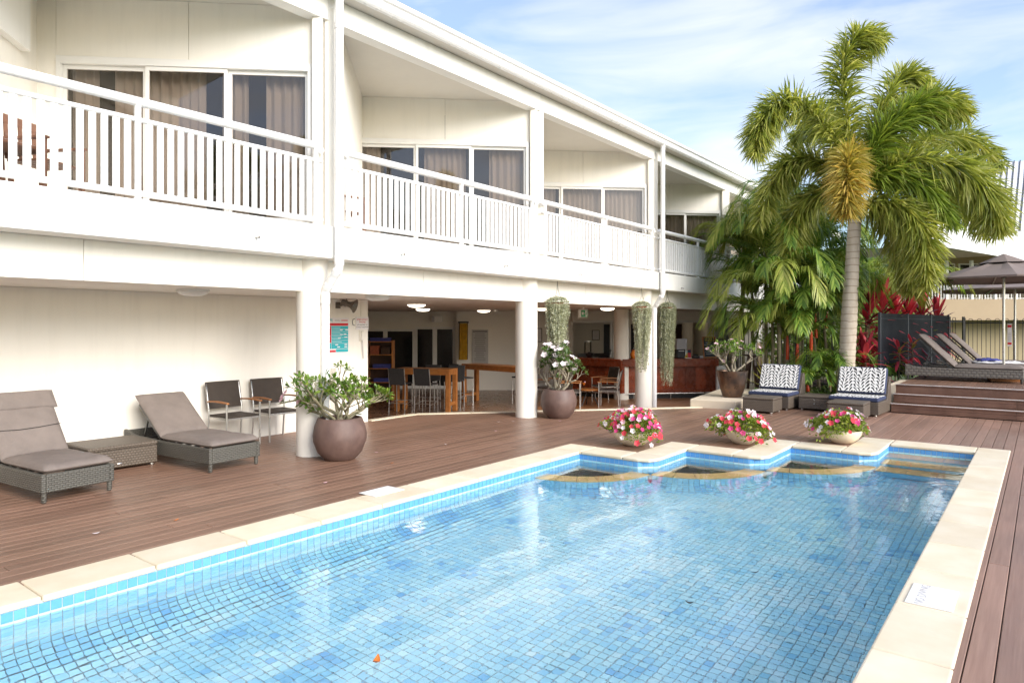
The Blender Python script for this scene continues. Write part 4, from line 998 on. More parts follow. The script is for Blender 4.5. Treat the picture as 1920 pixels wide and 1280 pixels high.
ta = Vector((-11.78,11.75,-0.30)); bar_table('tall timber table with end legs close to the room opening', ta, R_(22), 1.42, 0.56)
tbv = Vector((-11.25,13.85,-0.30)); bar_table('tall timber table deeper in the room, partly behind the round column', tbv, R_(-8), 2.3, 0.55)
def make_stool(label, loc, rz):
    """faces +x"""
    t = thing('bar_stool', label, 'bar stool', loc, rz, 'black bar stools at the tall tables')
    for sy in (-1,1):
        m = MB(); m.tube([(0.20,sy*0.2,0),(0.19,sy*0.2,0.68)],0.0125,8); m.build('leg', MT['chrome'], t, smooth=True)
        m = MB(); m.tube([(-0.23,sy*0.2,0),(-0.19,sy*0.2,0.66),(-0.26,sy*0.2,1.06)],0.0125,8); m.build('leg', MT['chrome'], t, smooth=True)
    m = MB(); m.tube([(0.2,-0.2,0.28),(0.2,0.2,0.28)],0.011,8); m.tube([(-0.215,-0.2,0.22),(0.2,-0.2,0.28)],0.009,6); m.tube([(-0.215,0.2,0.22),(0.2,0.2,0.28)],0.009,6); m.tube([(-0.21,-0.2,0.25),(-0.21,0.2,0.25)],0.009,6)
    m.build('footrest', MT['chrome'], t, smooth=True)
    MB().bx(-0.2,0.215,-0.21,0.21,0.68,0.715).build('seat', MT['charcoal'], t, bev=0.01)
    M = Matrix.Rotation(R_(-10),3,'Y'); m = MB(); m.box((-0.225,0,0.87),(0.025,0.42,0.40),M); m.build('backrest', MT['charcoal'], t, bev=0.008); return t
u22 = Vector((math.cos(R_(22)),math.sin(R_(22)),0)); v22 = Vector((-u22.y,u22.x,0))
s0 = ta-u22*0.42-v22*0.52; bs = make_stool('black bar stool at the near table, closest to the sign wall', s0, R_(112))
for p, rz, lb in ((ta+u22*0.22-v22*0.50, R_(108), 'black bar stool on the deck side of the near table, beside its end legs'),
                  (ta-u22*0.15+v22*0.58, R_(-66), 'black bar stool on the far side of the near table, beside the glass doors'),
                  (ta+u22*0.50+v22*0.60, R_(-62), 'black bar stool behind the near table end, under the glass door pair'),
                  (tbv+Vector((-0.75,-0.55,0)), R_(78), 'black bar stool drawn up to the deeper table under the yellow cloth'),
                  (tbv+Vector((0.35,0.62,0)), R_(-95), 'black bar stool on the far side of the deeper table, before the notice board')):
    dup(bs, p, rz, lb, 'black bar stools at the tall tables')

# ------------------------------------------------------------------ bar counter
bar = thing('bar_counter','polished red timber bar counter with steel foot rail','bar counter',RF(pxX(1240,19.5),19.5,-0.294)); BO = Vector(bar.location)
def barp(mb, name, m, parent=None, **kw):
    mb.v = [(x-BO.x, y-BO.y, z-BO.z) for x,y,z in mb.v]; return mb.build(name, m, parent or bar, **kw)
c0 = RF(pxX(1072,19.9),19.9,0); c1 = RF(pxX(1166,18.95),18.95,0); c2 = RF(pxX(1345,19.35),19.35,0)
def seg(a, b, off, z0, z1, th, name, m, parent=None, **kw):
    d = (b-a).normalized(); nn = Vector((d.y,-d.x,0)); 
    P = [a+nn*off, b+nn*off, b+nn*(off-th), a+nn*(off-th)]
    return barp(MB().prism([(p.x,p.y) for p in P], z0, z1), name, m, parent, **kw)
for a, b in ((c0,c1),(c1,c2)):
    seg(a, b, 0.12, 0.795, 0.83, 0.75, 'counter_top', MT['redwood'], bev=0.006)
    seg(a, b, 0.10, 0.62, 0.794, 0.06, 'top_fascia', MT['redwood'])
    n = 6 if a is c0 else 9
    for i in range(n):
        p0, p1 = a.lerp(b,i/n), a.lerp(b,(i+1)/n); dd = (p1-p0).normalized()*0.0025
        seg(p0+dd, p1-dd, -0.06, -0.03, 0.619, 0.03, 'front_panel', MT['redwood'])
    seg(a, b, -0.045, -0.115, -0.031, 0.04, 'bottom_board', MT['redwood'])
    seg(a, b, -0.20, -0.293, -0.116, 0.04, 'kick_board', MT['black'])
    d = (b-a).normalized(); nn = Vector((d.y,-d.x,0))
    m = MB(); m.tube([a+nn*0.05+Vector((0,0,-0.13)), b+nn*0.05+Vector((0,0,-0.13))],0.018,10); rl_ = barp(m,'foot_rail',MT['chrome'],smooth=True)
    for f in (0.12,0.5,0.88):
        q = a.lerp(b,f)+nn*0.05; m = MB(); m.cyl((q.x,q.y),0.012,-0.294,-0.13,8); barp(m,'rail_post',MT['chrome'],rl_)
m = MB(); m.cyl((c1.x,c1.y),0.085,-0.112,0.793,16); barp(m,'corner_post',MT['redwood'],smooth=True)
seg(c2-(c2-c1).normalized()*0.02, c2+(c2-c1).normalized()*0.28, 0.02, -0.293, 0.618, 0.5, 'end_wall', MT['cream'])
CT = 0.832
def on_counter(px, d): return RF(pxX(px,d), d, CT)
aR = YAW
t = thing('coffee_machine','black coffee machine with pale square cabinet above, on the bar','coffee machine',on_counter(1276,19.75),aR)
MB().bx(-0.12,0.12,-0.1,0.12,0,0.24).build('body', MT['black'], t, bev=0.01); MB().bx(-0.14,0.16,-0.12,0.14,0.245,0.55).build('cabinet', MT['print_grey'], t, bev=0.012)
MB().bx(0.125,0.14,-0.09,0.1,0,0.243).build('side_panel', MT['chrome'], t); MB().bx(-0.08,0.08,-0.115,-0.102,0.19,0.21).build('display', MT['paper'], t)
for px, m_, lb, h in ((1286.5,'yellow','yellow flyers standing in a clear holder beside the coffee machine',0.22),(1293,'print_red','red and purple flyers standing right of the yellow ones',0.24)):
    t = thing('flyer_stand', lb, 'flyer holder', on_counter(px,19.65), aR, 'flyers on the bar')
    M = Matrix.Rotation(R_(-14),3,'X'); q = MB(); q.box((0,0.02,h/2),(0.085,0.004,h),M); q.build('flyer', MT[m_], t)
    q = MB(); q.box((0,0.03,h*0.78),(0.088,0.008,h*0.35),M); q.build('flyer', MT['navy' if m_ == 'print_red' else 'print_pale'], t)
    MB().bx(-0.05,0.05,-0.05,0.07,0,0.006).build('stand_base', MT['chrome'], t)
t = thing('card_terminal','dark desk telephone and card terminal near the bar end','telephone',on_counter(1308,19.7),aR)
MB().bx(-0.15,0.02,-0.1,0.1,0,0.05).build('base', MT['black'], t, bev=0.01); m = MB(); m.tube([(-0.13,-0.03,0.075),(-0.11,-0.03,0.085),(-0.02,-0.03,0.085),(0.0,-0.03,0.075)],0.02,8); m.build('handset', MT['black'], t, smooth=True)
MB().bx(0.05,0.14,-0.08,0.08,0,0.06).build('terminal', MT['print_grey'], t, bev=0.008)
t = thing('orange_jar','small round orange jar on the bar beside the inner column','jar',on_counter(1188,19.5))
m = MB(); m.lathe([(0,0),(0.07,0),(0.10,0.06),(0.10,0.13),(0.06,0.18),(0.045,0.2),(0.05,0.23),(0,0.23)],20); m.build('body', MT['orange'], t, smooth=True)
m = MB(); m.cyl((0,0),0.052,0.231,0.25,16); m.build('lid', MT['terracotta'], t, smooth=True)
t = thing('menu_chalkboard','framed black chalkboard with white writing at the bar end','chalkboard',on_counter(1330,19.75),aR)
M = Matrix.Rotation(R_(-12),3,'X')
q = MB(); q.box((0,0,0.30),(0.33,0.012,0.56),M); q.build('board', MT['black'], t)
q = MB()
for c_, s_ in (((-0.175,0,0.30),(0.03,0.03,0.62)),((0.175,0,0.30),(0.03,0.03,0.62)),((0,0.0,0.595),(0.32,0.03,0.03)),((0,0,0.005),(0.32,0.03,0.03))): q.box(M@Vector((c_[0],c_[1],c_[2]-0.3))+Vector((0,0,0.3)), s_, M)
q.build('frame', MT['oak'], t)
for i in range(7):
    q = MB(); q.box(M@Vector((-0.02*(i%3),-0.008,0.50-0.065*i-0.3))+Vector((0,0,0.3)),(0.22-0.05*(i%2),0.002,0.014),M); q.build('chalk_line', MT['yellow' if i < 1 else 'print_grey'], t)
t = thing('till_screen','black till monitor lying low on the left bar counter','monitor',RF(pxX(1128,19.9),19.9,CT),aR)
m = MB(); m.box((0,0,0.07),(0.46,0.04,0.13),Matrix.Rotation(R_(-50),3,'X')); m.build('screen', MT['black'], t, bev=0.005); MB().bx(-0.09,0.09,-0.08,0.1,0,0.02).build('stand', MT['black'], t)
m = MB(); m.box((0.24,0.03,0.12),(0.025,0.16,0.24),Matrix.Rotation(R_(20),3,'Y')); m.build('side_panel', MT['steel_dark'], t)
t = thing('drink_dispenser','clear drink dispenser in front of the kitchen wall','dispenser',RF(pxX(1101,21.2),21.2,0.74),aR)
MB().bx(-0.28,0.28,-0.15,0.15,0,0.16).build('shelf', MT['steel_dark'], t, bev=0.01)
m = MB(); m.cyl((0.02,0),0.11,0.165,0.52,20); m.build('tank', MT['pane'], t, smooth=True); m = MB(); m.cyl((0.02,0),0.118,0.521,0.55,20); m.build('lid', MT['chrome'], t, smooth=True)
t = thing('fruit_bowl','dark round bowl on the left bar counter','bowl',RF(pxX(1105,20.0),20.0,CT)); m = MB(); m.lathe([(0,0),(0.06,0),(0.12,0.08),(0.13,0.13),(0.11,0.12),(0.05,0.03),(0,0.03)],18); m.build('bowl', MT['steel_dark'], t, smooth=True)
m = MB(); m.ball((0.0,0,0.11),0.055,10,6); m.build('fruit', MT['charcoal'], t, smooth=True)
# framed notices on room walls
def frame_on(label, px, py, w, h, d, m='paper', name='framed_notice'):
    t = thing(name, label, 'picture', at(px,py,d-0.03), aR)
    MB().bx(-w/2,w/2,-0.012,0.012,-h/2,h/2).build('sheet', MT[m], t)
    f = MB()
    for a in ((-w/2-0.02,-w/2,-h/2-0.02,h/2+0.02),(w/2,w/2+0.02,-h/2-0.02,h/2+0.02)): f.bx(a[0],a[1],-0.02,0.015,a[2],a[3])
    for z in (-h/2-0.02,h/2): f.bx(-w/2,w/2,-0.02,0.015,z,z+0.02)
    f.build('frame', MT['brown_wood'], t)
    for i in range(5): MB().bx(-w*0.3,w*0.3,-0.0145,-0.0125,h*0.3-i*h*0.14,h*0.3-i*h*0.14+0.008).build('print_line', MT['print_grey'], t)
    return t
frame_on('framed white notice on the kitchen wall behind the bar', 1117, 628, 0.24, 0.33, D3)
frame_on('small framed notice on the shaded wall right of the round column', 1011, 628, 0.14, 0.40, D1-0.45)

# ------------------------------------------------------------------ lounge seats with leaf print cushions
def lounge_seat(label, x0, x1, y0, y1):
    cx = (x0+x1)/2; t = thing('lounge_seat', label, 'lounge chair', (cx,y0,0), R_(-2), 'leaf print lounge seats by the palms'); w = x1-x0; d = y1-y0
    MB().bx(-w/2,w/2,0,d,0.025,0.275).build('base', MT['wicker_brown'], t, bev=0.015)
    m = MB(); m.add([(-w/2,d-0.38,0.27),(w/2,d-0.38,0.27),(w/2,d,0.27),(-w/2,d,0.27),(-w/2,d-0.15,0.72),(w/2,d-0.15,0.72),(w/2,d-0.06,0.72),(-w/2,d-0.06,0.72)],[(0,3,2,1),(4,5,6,7),(0,1,5,4),(1,2,6,5),(2,3,7,6),(3,0,4,7)])
    m.build('backrest', MT['wicker_brown'], t, bev=0.012)
    for i in (-1,1):
        for j in (0.06,d-0.06): q = MB(); q.cyl((i*(w/2-0.07),j),0.028,0,0.026,12); q.build('foot', MT['chrome'], t, smooth=True)
    m = MB(); m.bx(-w/2+0.01,w/2-0.01,-0.01,0.72,0.278,0.355); sc = m.build('seat_cushion', MT['navy'], t, bev=0.022, seg=3)
    top = MB().bx(-w/2+0.035,w/2-0.035,0.02,0.70,0.352,0.362); top.build('printed_panel', MT['leafprint'], sc, bev=0.004)
    ang = R_(68); bc = MB().bx(-w/2+0.01,w/2-0.01,0,0.56,0,0.11).build('back_cushion', MT['navy'], t, bev=0.03, seg=3)
    bc.location = (0,0.70,0.355); bc.rotation_euler = (ang,0,0)
    pp = MB().bx(-w/2+0.03,w/2-0.03,0.02,0.54,0.104,0.118).build('printed_panel', MT['leafprint'], bc, bev=0.006)
    return t
lounge_seat('leaf print lounge seat with navy edges beside the bronze planter', -5.03, -4.17, 14.72, 15.85)
lounge_seat('leaf print lounge seat with navy edges beside the timber stairs', -3.42, -2.50, 14.72, 15.85)
wicker_box('wicker_ottoman','brown wicker footstool in front of the lounge seat beside the bronze planter','footstool',-4.86,-4.24,13.92,14.50,0.31,'wicker footstools')
wicker_box('wicker_ottoman','brown wicker footstool in front of the lounge seat beside the stairs','footstool',-3.27,-2.63,14.0,14.62,0.31,'wicker footstools')
wicker_box('wicker_side_table','low brown wicker table standing between the two leaf print lounge seats','side table',-4.06,-3.46,15.0,15.7,0.30,None,2)

# ------------------------------------------------------------------ raised deck: loungers, umbrellas, towels
G_U = 'sun loungers on the raised deck'
for x, y, lb in ((-0.33,18.46,'brown wicker sun lounger at the edge of the raised deck, above the stairs'),(-0.08,19.32,'sun lounger behind the front one on the raised deck, with towels on it'),(0.02,21.0,'sun lounger at the back of the raised deck near the loop top fence')):
    sun_lounger(lb, (x,y,0.515), R_(90), R_(46), 1.24, 1.0, G_U, MT['wicker_raised'] if 'wicker_raised' in MT else MT['wicker_grey'], False, w=0.76, L=2.2)
def towel(label, c, w, d, m, seed, hgt=0.05):
    t = thing('towel', label, 'towel', c, 0.1*seed); mb = MB(); n = 16; vs = []
    for j in range(n+1):
        for i in range(n+1):
            x = lerp(-w/2,w/2,i/n); y = lerp(-d/2,d/2,j/n); e = min(i,n-i,j,n-j)/n
            z = 0.012+hgt*(0.5+0.5*mnoise.noise(Vector((x*6+seed,y*8,seed))))*min(1,e*8)+0.02*abs(mnoise.noise(Vector((x*18,y*14,seed))))
            vs.append((x+0.04*mnoise.noise(Vector((x*5,y*5,seed+3))),y+0.04*mnoise.noise(Vector((x*5,y*5,seed+8))),z))
    mb.add(vs,[(j*(n+1)+i,j*(n+1)+i+1,(j+1)*(n+1)+i+1,(j+1)*(n+1)+i) for i in range(n) for j in range(n)]); o = mb.build('cloth', MT[m], t, smooth=True, sharp=3)
    s_ = o.modifiers.new('thickness','SOLIDIFY'); s_.thickness = 0.012; return t
towel('crumpled white towel spread along the second raised lounger', (-0.85,19.32,0.515+0.38), 0.95, 0.62, 'white_cloth', 2)
towel('crumpled blue towel lying on the white towel', (-1.02,19.22,0.515+0.43), 0.42, 0.34, 'blue_cloth', 5, 0.07)
def umbrella(label, c, H, zr, r, rot, base):
    t = thing('market_umbrella', label, 'umbrella', c, rot, 'brown umbrellas over the raised deck')
    m = MB(); m.cyl((0,0),0.028,0,H-0.02,16); m.build('pole', MT['chrome'], t, smooth=True)
    m = MB(); m.cyl((0,0),0.05,0,0.30,16); m.bx(-0.28,0.28,-0.28,0.28,0,0.05); m.build('base_sleeve', MT['teak'], t)
    n = 8; zt = H-0.10
    m = MB(); vs = []; K = 5
    for k in range(K+1):
        f = lerp(0.16,1,k/K)
        for i in range(n*4):
            a = 2*math.pi*i/(n*4); seg_ = (i % 4)/4; 
            ca = math.cos(math.pi/n)/math.cos(((a % (2*math.pi/n))-math.pi/n)); rr = r*f*ca
            z = lerp(zt,zr,f) - 0.06*math.sin(math.pi*f)*(1-abs(seg_-0.5)*0)*(0.5 if i%4 else 0)
            vs.append((rr*math.cos(a),rr*math.sin(a),z))
    N = n*4
    fs = [(k*N+i,(k+1)*N+i,(k+1)*N+(i+1)%N,k*N+(i+1)%N) for k in range(K) for i in range(N)]
    b = len(vs); vs += [(x,y,z-0.05) for x,y,z in vs[K*N:(K+1)*N]]
    fs += [(K*N+i,b+i,b+(i+1)%N,K*N+(i+1)%N) for i in range(N)]
    m.add(vs, fs); cn = m.build('canopy', MT['taupe2'], t, smooth=True, sharp=0.12); sd2 = cn.modifiers.new('thickness','SOLIDIFY'); sd2.thickness = 0.006
    m = MB(); vs = [(0,0,H)]
    for f, dz in ((0.15,0.02),(0.30,-0.02)):
        for i in range(n): a = 2*math.pi*i/n; vs.append((r*f*math.cos(a),r*f*math.sin(a),lerp(zt,zr,f)+0.045+dz))
    m.add(vs,[(0,1+i,1+(i+1)%n) for i in range(n)]+[(1+i,1+n+i,1+n+(i+1)%n,1+(i+1)%n) for i in range(n)]); vt = m.build('vent_cap', MT['taupe2'], t); s3 = vt.modifiers.new('thickness','SOLIDIFY'); s3.thickness = 0.006
    m = MB(); m.cyl((0,0),0.055,zr+0.02,zr+0.14,14); m.build('hub', MT['black'], t, smooth=True)
    m = MB(); m.cyl((0,0),0.05,zt-0.10,zt-0.02,14); m.build('top_hub', MT['black'], t, smooth=True)
    for i in range(n):
        a = 2*math.pi*i/n; d = Vector((math.cos(a),math.sin(a),0))
        q = MB(); q.beam(d*0.04+Vector((0,0,zt-0.05)), d*(r*0.985)+Vector((0,0,zr-0.035)),0.022,0.03); rb = q.build('rib', MT['chrome'], t)
        q = MB(); q.beam(d*0.05+Vector((0,0,zr+0.08)), d*(r*0.5)+Vector((0,0,lerp(zt,zr,0.5)-0.06)),0.02,0.024); q.build('strut', MT['chrome'], rb)
    return t
ub = on_y(1882,600,19.0); umbrella('brown market umbrella standing nearest, between the raised loungers', (ub.x,ub.y,0.515), 2.87, 2.30, 1.62, R_(10), 0)
ub = on_y(1903,600,22.6); umbrella('second brown market umbrella, farther back beside the loop top fence', (ub.x,ub.y,0.515), 2.72, 2.20, 1.75, R_(25), 0)

# ------------------------------------------------------------------ fences
def fence(name, label, a, b, z0, z1, pitch, bw, bd, posts, loops, m, spike=False):
    a = Vector((*a,0)); b = Vector((*b,0)); L = (b-a).length; d = (b-a)/L; rz = math.atan2(d.y,d.x)
    t = thing(name, label, 'fence', (a.x,a.y,z0), rz); H = z1-z0
    for s_ in posts:
        MB().bx(s_*L-0.03,s_*L+0.03,-0.03,0.03,0,H+0.02).build('post', MT[m], t, bev=0.004)
    for z in ((H-0.12, 0.10) if loops or spike else (H-0.03, 0.10)):
        MB().bx(0.03,L-0.03,-0.014,0.014,z-0.016,z+0.016).build('rail', MT[m], t)
    n = int((L-0.08)/pitch)
    if loops:
        m_ = MB(); p = pitch*0.5; pts = [(-p/1,0,0.04)]; m_.tube([(0,0,0.04),(0,0,H-p)]+[(p-p*math.cos(k*math.pi/8),0,H-p+p*math.sin(k*math.pi/8)) for k in range(1,8)]+[(2*p,0,H-p),(2*p,0,0.04)],0.008,6); me = m_.mesh('loop', MT[m], True)
        x = 0.10
        while x < L-0.28: link_mesh('loop_bar', me, t, (x,0,0)); x += pitch*2
    else:
        me = MB().bx(-bw/2,bw/2,-bd/2,bd/2,0.03,H).mesh('bar', MT[m])
        for i in range(1,n): link_mesh('bar', me, t, (0.04+i*pitch,0,0))
    return t
fence('slat_fence','dark slate slatted fence running back beside the raised loungers', (-3.06,18.1), (-2.19,23.5), 0.50, 2.05, 0.080, 0.016, 0.052, (0,0.355,0.70,1), False, 'slat_metal', True)
fence('pool_gate','black loop topped gate panel at the back corner of the raised deck', (-2.17,23.55), (-1.84,23.80), 0.515, 2.0, 0.085, 0.012, 0.012, (0,1), True, 'dark_metal')
fence('loop_fence','black loop topped pool fence across the back of the raised deck', (-1.82,23.82), (3.6,23.9), 0.515, 1.96, 0.105, 0.012, 0.012, (0,0.36,0.72,1), True, 'dark_metal')
fence('bar_fence','black vertical bar fence between bar terrace and palms', (-7.35,19.75), (-4.75,21.0), 0.0, 1.97, 0.113, 0.017, 0.017, (0,0.09,0.52,0.66,1), False, 'dark_metal')
p = on_y(1893,627,23.70); t = thing('gate_sign','narrow white and red sign strip hanging on the loop top fence','sign',p)
MB().bx(-0.05,0.05,-0.01,0.01,-0.33,0.30).build('plate', MT['paper'], t)
MB().bx(-0.045,0.045,-0.0125,-0.0105,0.20,0.27).build('red_panel', MT['print_red'], t); MB().bx(-0.045,0.045,-0.0125,-0.0105,-0.28,-0.22).build('red_panel', MT['print_red'], t)
for i in range(5): MB().bx(-0.035,0.035,-0.0125,-0.0105,-0.18+i*0.05,-0.16+i*0.05).build('print_line', MT['print_grey'], t)

# high bar table and dark stools beside the planter
p = RF(pxX(1411,18.3),18.3,0.02)
t = thing('high_table','dark round high table with splayed legs before the black fence','table',p,0.3)
m = MB(); m.cyl((0,0),0.24,0.93,0.965,24); m.build('tabletop', MT['brown_wood'], t, smooth=True)
for k in range(4):
    a = k*math.pi/2+0.5; m = MB(); m.beam((0.1*math.cos(a),0.1*math.sin(a),0.93),(0.27*math.cos(a),0.27*math.sin(a),0),0.055,0.055,up=(math.sin(a),-math.cos(a),0.01)); m.build('leg', MT['brown_wood'], t)
p = RF(pxX(1432,18.0),18.0,0.02); t = thing('terrace_stool','dark timber stool pushed beside the high table','bar stool',p,0.7)
m = MB(); m.cyl((0,0),0.16,0.66,0.69,20); m.build('seat', MT['brown_wood'], t, smooth=True)
for k in range(4):
    a = k*math.pi/2; m = MB(); m.beam((0.09*math.cos(a),0.09*math.sin(a),0.66),(0.17*math.cos(a),0.17*math.sin(a),0),0.035,0.035,up=(math.sin(a),-math.cos(a),0.01)); m.build('leg', MT['brown_wood'], t)
m = MB(); m.tube([(0.15*math.cos(k*math.pi/8),0.15*math.sin(k*math.pi/8),0.22) for k in range(17)],0.009,6); m.build('foot_ring', MT['chrome'], t, smooth=True)

# ------------------------------------------------------------------ balcony furniture (timber chairs behind the rails)
def balcony_chair(label, loc, rz):
    t = thing('balcony_chair', label, 'chair', loc, rz, 'timber chairs on the balconies')
    for sx in (-1,1):
        MB().bx(sx*0.26-0.022,sx*0.26+0.022,-0.26,-0.215,0,0.62).build('leg', MT['balcony_chair'], t); m = MB(); m.beam((sx*0.26,0.24,0),(sx*0.26,0.30,0.92),0.045,0.045); m.build('leg', MT['balcony_chair'], t)
        MB().bx(sx*0.26-0.03,sx*0.26+0.03,-0.28,0.25,0.621,0.645).build('armrest', MT['balcony_chair'], t)
    for i in range(6): MB().bx(-0.237,0.237,-0.24+i*0.078,-0.24+i*0.078+0.066,0.40,0.42).build('seat_slat', MT['balcony_chair'], t)
    m = MB(); m.beam((-0.24,0.296,0.87),(0.24,0.296,0.87),0.03,0.09); m.build('top_rail', MT['balcony_chair'], t)
    for i in range(5):
        m = MB(); m.beam((-0.18+i*0.09,0.268,0.44),(-0.18+i*0.09,0.292,0.83),0.045,0.014,up=(0,1,0)); m.build('back_slat', MT['balcony_chair'], t)
    return t
b1 = balcony_chair('reddish timber chair behind the rail at the near end of the first balcony', (-8.75,1.95,3.085), R_(200))
for loc, rz, lb in (((-8.55,2.72,3.085),R_(120),'reddish timber chair turned sideways on the first balcony, beside the white cloth table'),
                    ((-8.6,6.75,3.085),R_(170),'reddish timber chair on the second balcony behind the downpipe'),((-8.5,11.5,3.085),R_(170),'reddish timber chair on the third balcony'),((-8.5,16.4,3.085),R_(170),'reddish timber chair on the fourth balcony')):
    dup(b1, loc, rz, lb)
t = thing('balcony_table','small timber table with white cloths on the first balcony','table',(-8.5,2.33,3.085),0.3)
MB().bx(-0.3,0.3,-0.3,0.3,0.50,0.53).build('tabletop', MT['balcony_chair'], t)
for i in (-1,1):
    for j in (-1,1): MB().bx(i*0.26-0.02,i*0.26+0.02,j*0.26-0.02,j*0.26+0.02,0,0.498).build('leg', MT['balcony_chair'], t)
MB().bx(-0.22,0.2,-0.2,0.22,0.531,0.56).build('cloth', MT['white_cloth'], t, bev=0.01)
# ------------------------------------------------------------------ foliage builders
def curve(P, n):
    P = [Vector(p) for p in P]; Q = [P[0]*2-P[1]]+P+[P[-1]*2-P[-2]]; out = []; m = len(P)-1
    for i in range(n+1):
        t = i/n*m; k = min(int(t), m-1); f = t-k; a, b, c, d = Q[k:k+4]
        out.append(0.5*((2*b)+(c-a)*f+(2*a-5*b+4*c-d)*f*f+(3*b-a-3*c+d)*f**3))
    return out
def leaf(mb, p, d, L, w, droop, rng, side=None, mi=0, curl=0.0):
    """one thin leaflet: quad + tri, bending down"""
    if side is None:
        side = d.cross(Vector((rng.uniform(-1,1),rng.uniform(-1,1),rng.uniform(-0.2,1))))
        if side.length < 1e-3: side = Vector((1,0,0))
    side = side.normalized()
    mid = p + d*(L*0.55) + Vector((0,0,-droop*L*0.25)); tip = p + d*(L*0.98) + Vector((0,0,-droop*L))
    mb.add([p-side*w*0.3, p+side*w*0.3, mid+side*w*0.5, mid-side*w*0.5, tip], [(0,1,2,3),(3,2,4)], mi)
def plume_frond(P, n, L, w, rng, ang=55, droop=0.25, start=0.10, flat=0.0):
    """foxtail frond: leaflets all round the rachis"""
    mb = MB(); C = curve(P, 40); rch = MB(); rch.tube(C[::2], [lerp(0.028,0.005,i/20) for i in range(21)], 5)
    for _ in range(n):
        t = start+(1-start)*rng.random(); x = t*39.99; k = int(x); p = C[k].lerp(C[k+1], x-k); tg = (C[k+1]-C[k]).normalized()
        a = tg.cross(Vector((0,0,1))); a = a.normalized() if a.length > 1e-3 else Vector((1,0,0)); b = a.cross(tg)
        az = rng.uniform(0, 2*math.pi)
        if flat and rng.random() < flat: az = rng.choice([0, math.pi])+rng.gauss(0,0.35)
        q = a*math.cos(az)+b*math.sin(az); an = R_(ang+rng.gauss(0,13)); d = tg*math.cos(an)+q*math.sin(an)
        sc = (0.55+0.45*math.sin(math.pi*min(1,max(0,(t-0.05)/1.0))**0.8))*rng.uniform(0.75,1.12)
        if t > 0.9: sc *= 0.75
        leaf(mb, p, d, L*sc, w*rng.uniform(0.7,1.2), droop*rng.uniform(0.3,1.3), rng)
    mb.add(rch.v, rch.f); return mb
def flat_frond(P, n, L, w, rng, droop=0.3, sweep=48, start=0.14, vee=18):
    mb = MB(); C = curve(P, 36); mb.tube(C[::2], [lerp(0.017,0.004,i/18) for i in range(19)], 5)
    for i in range(n):
        t = start+(1-start)*(i+0.5)/n; x = t*35.99; k = int(x); p = C[k].lerp(C[k+1], x-k); tg = (C[k+1]-C[k]).normalized()
        a = tg.cross(Vector((0,0,1))); a = a.normalized() if a.length > 1e-3 else Vector((1,0,0)); up = a.cross(tg)
        for s in (-1,1):
            an = R_(sweep-22*t+rng.gauss(0,4)); ve = R_(vee+rng.gauss(0,7))
            d = (tg*math.cos(an)+(a*s*math.cos(ve)+up*math.sin(ve))*math.sin(an)).normalized()
            sc = math.sin(math.pi*(0.16+0.80*t))**0.7*rng.uniform(0.88,1.08)
            Lf = L*sc; wd = w*rng.uniform(0.8,1.15); sd_ = d.cross(up).normalized()
            dr = droop*rng.uniform(0.6,1.4)
            q1 = p+d*Lf*0.4+Vector((0,0,-dr*Lf*0.10)); q2 = p+d*Lf*0.75+Vector((0,0,-dr*Lf*0.45)); q3 = p+d*Lf*0.96+Vector((0,0,-dr*Lf))
            mb.add([p-sd_*wd*0.25,p+sd_*wd*0.25,q1+sd_*wd*0.5,q1-sd_*wd*0.5,q2+sd_*wd*0.42,q2-sd_*wd*0.42,q3],[(0,1,2,3),(3,2,4,5),(5,4,6)])
    return mb

# ------------------------------------------------------------------ the big foxtail palm
rng = random.Random(21)
base = on_y(1584,700,17.0); BX = Vector((base.x,base.y,0.0))
fp = thing('foxtail_palm','tall foxtail palm with grey ringed trunk and bushy drooping fronds','palm tree',BX)
m = MB(); pts = []; rs = []; n = 84
top = at(1603,405,15.55)-BX
for i in range(n+1):
    f = i/n; z = lerp(-0.05,top.z,f); off = Vector((top.x*f**1.1, top.y*f, 0)); r = lerp(0.185,0.135,f**0.7)+0.03*math.exp(-f*14)+0.014*math.exp(-((f-0.45)/0.22)**2)
    r *= 1.0+(0.045 if i % 3 == 0 else -0.008 if i % 3 == 1 else 0)
    pts.append(off+Vector((0,0,z))); rs.append(r)
m.tube(pts, rs, 22)
def ringmat():
    m_, nt, out = newmat('ringed_palm_trunk'); T = NT(nt); P = T.pos(); s = T.n('ShaderNodeSeparateXYZ'); T.l(P, s.inputs[0])
    zz = T.math('ADD', T.math('MULTIPLY', s.outputs[2], 1/0.158), T.math('MULTIPLY', T.noise(P,3,3), 0.5))
    rg = T.ramp(T.math('FRACT', zz), [(0.0,(0,0,0)),(0.10,(1,1,1)),(0.9,(1,1,1)),(1.0,(0,0,0))])
    c = T.mix(T.noise(T.scale(P,(3,3,1)),4,6,0.65), (0.36,0.29,0.21), (0.60,0.53,0.43)); c = T.mix(rg, (0.26,0.20,0.145), c)
    b = T.bsdf(c, 0.75, 0, 0.3, T.bump(T.noise(T.scale(P,(1,1,6)),14,5), 0.3, 0.01)); T.l(b.outputs[0], out.inputs[0]); return m_
MT['trunk'] = ringmat(); m.build('trunk', MT['trunk'], fp, smooth=True)
MT['crownshaft'] = mat('crownshaft_green', (0.22,0.27,0.08), 0.45, c2=(0.35,0.36,0.16), vs=5)
m = MB(); q = [at(1603,412,15.55)-BX, at(1602,370,15.58)-BX, at(1602,320,15.6)-BX, at(1603,285,15.6)-BX]; m.tube(q,[0.145,0.15,0.12,0.07],18); m.build('crownshaft', MT['crownshaft'], fp, smooth=True)
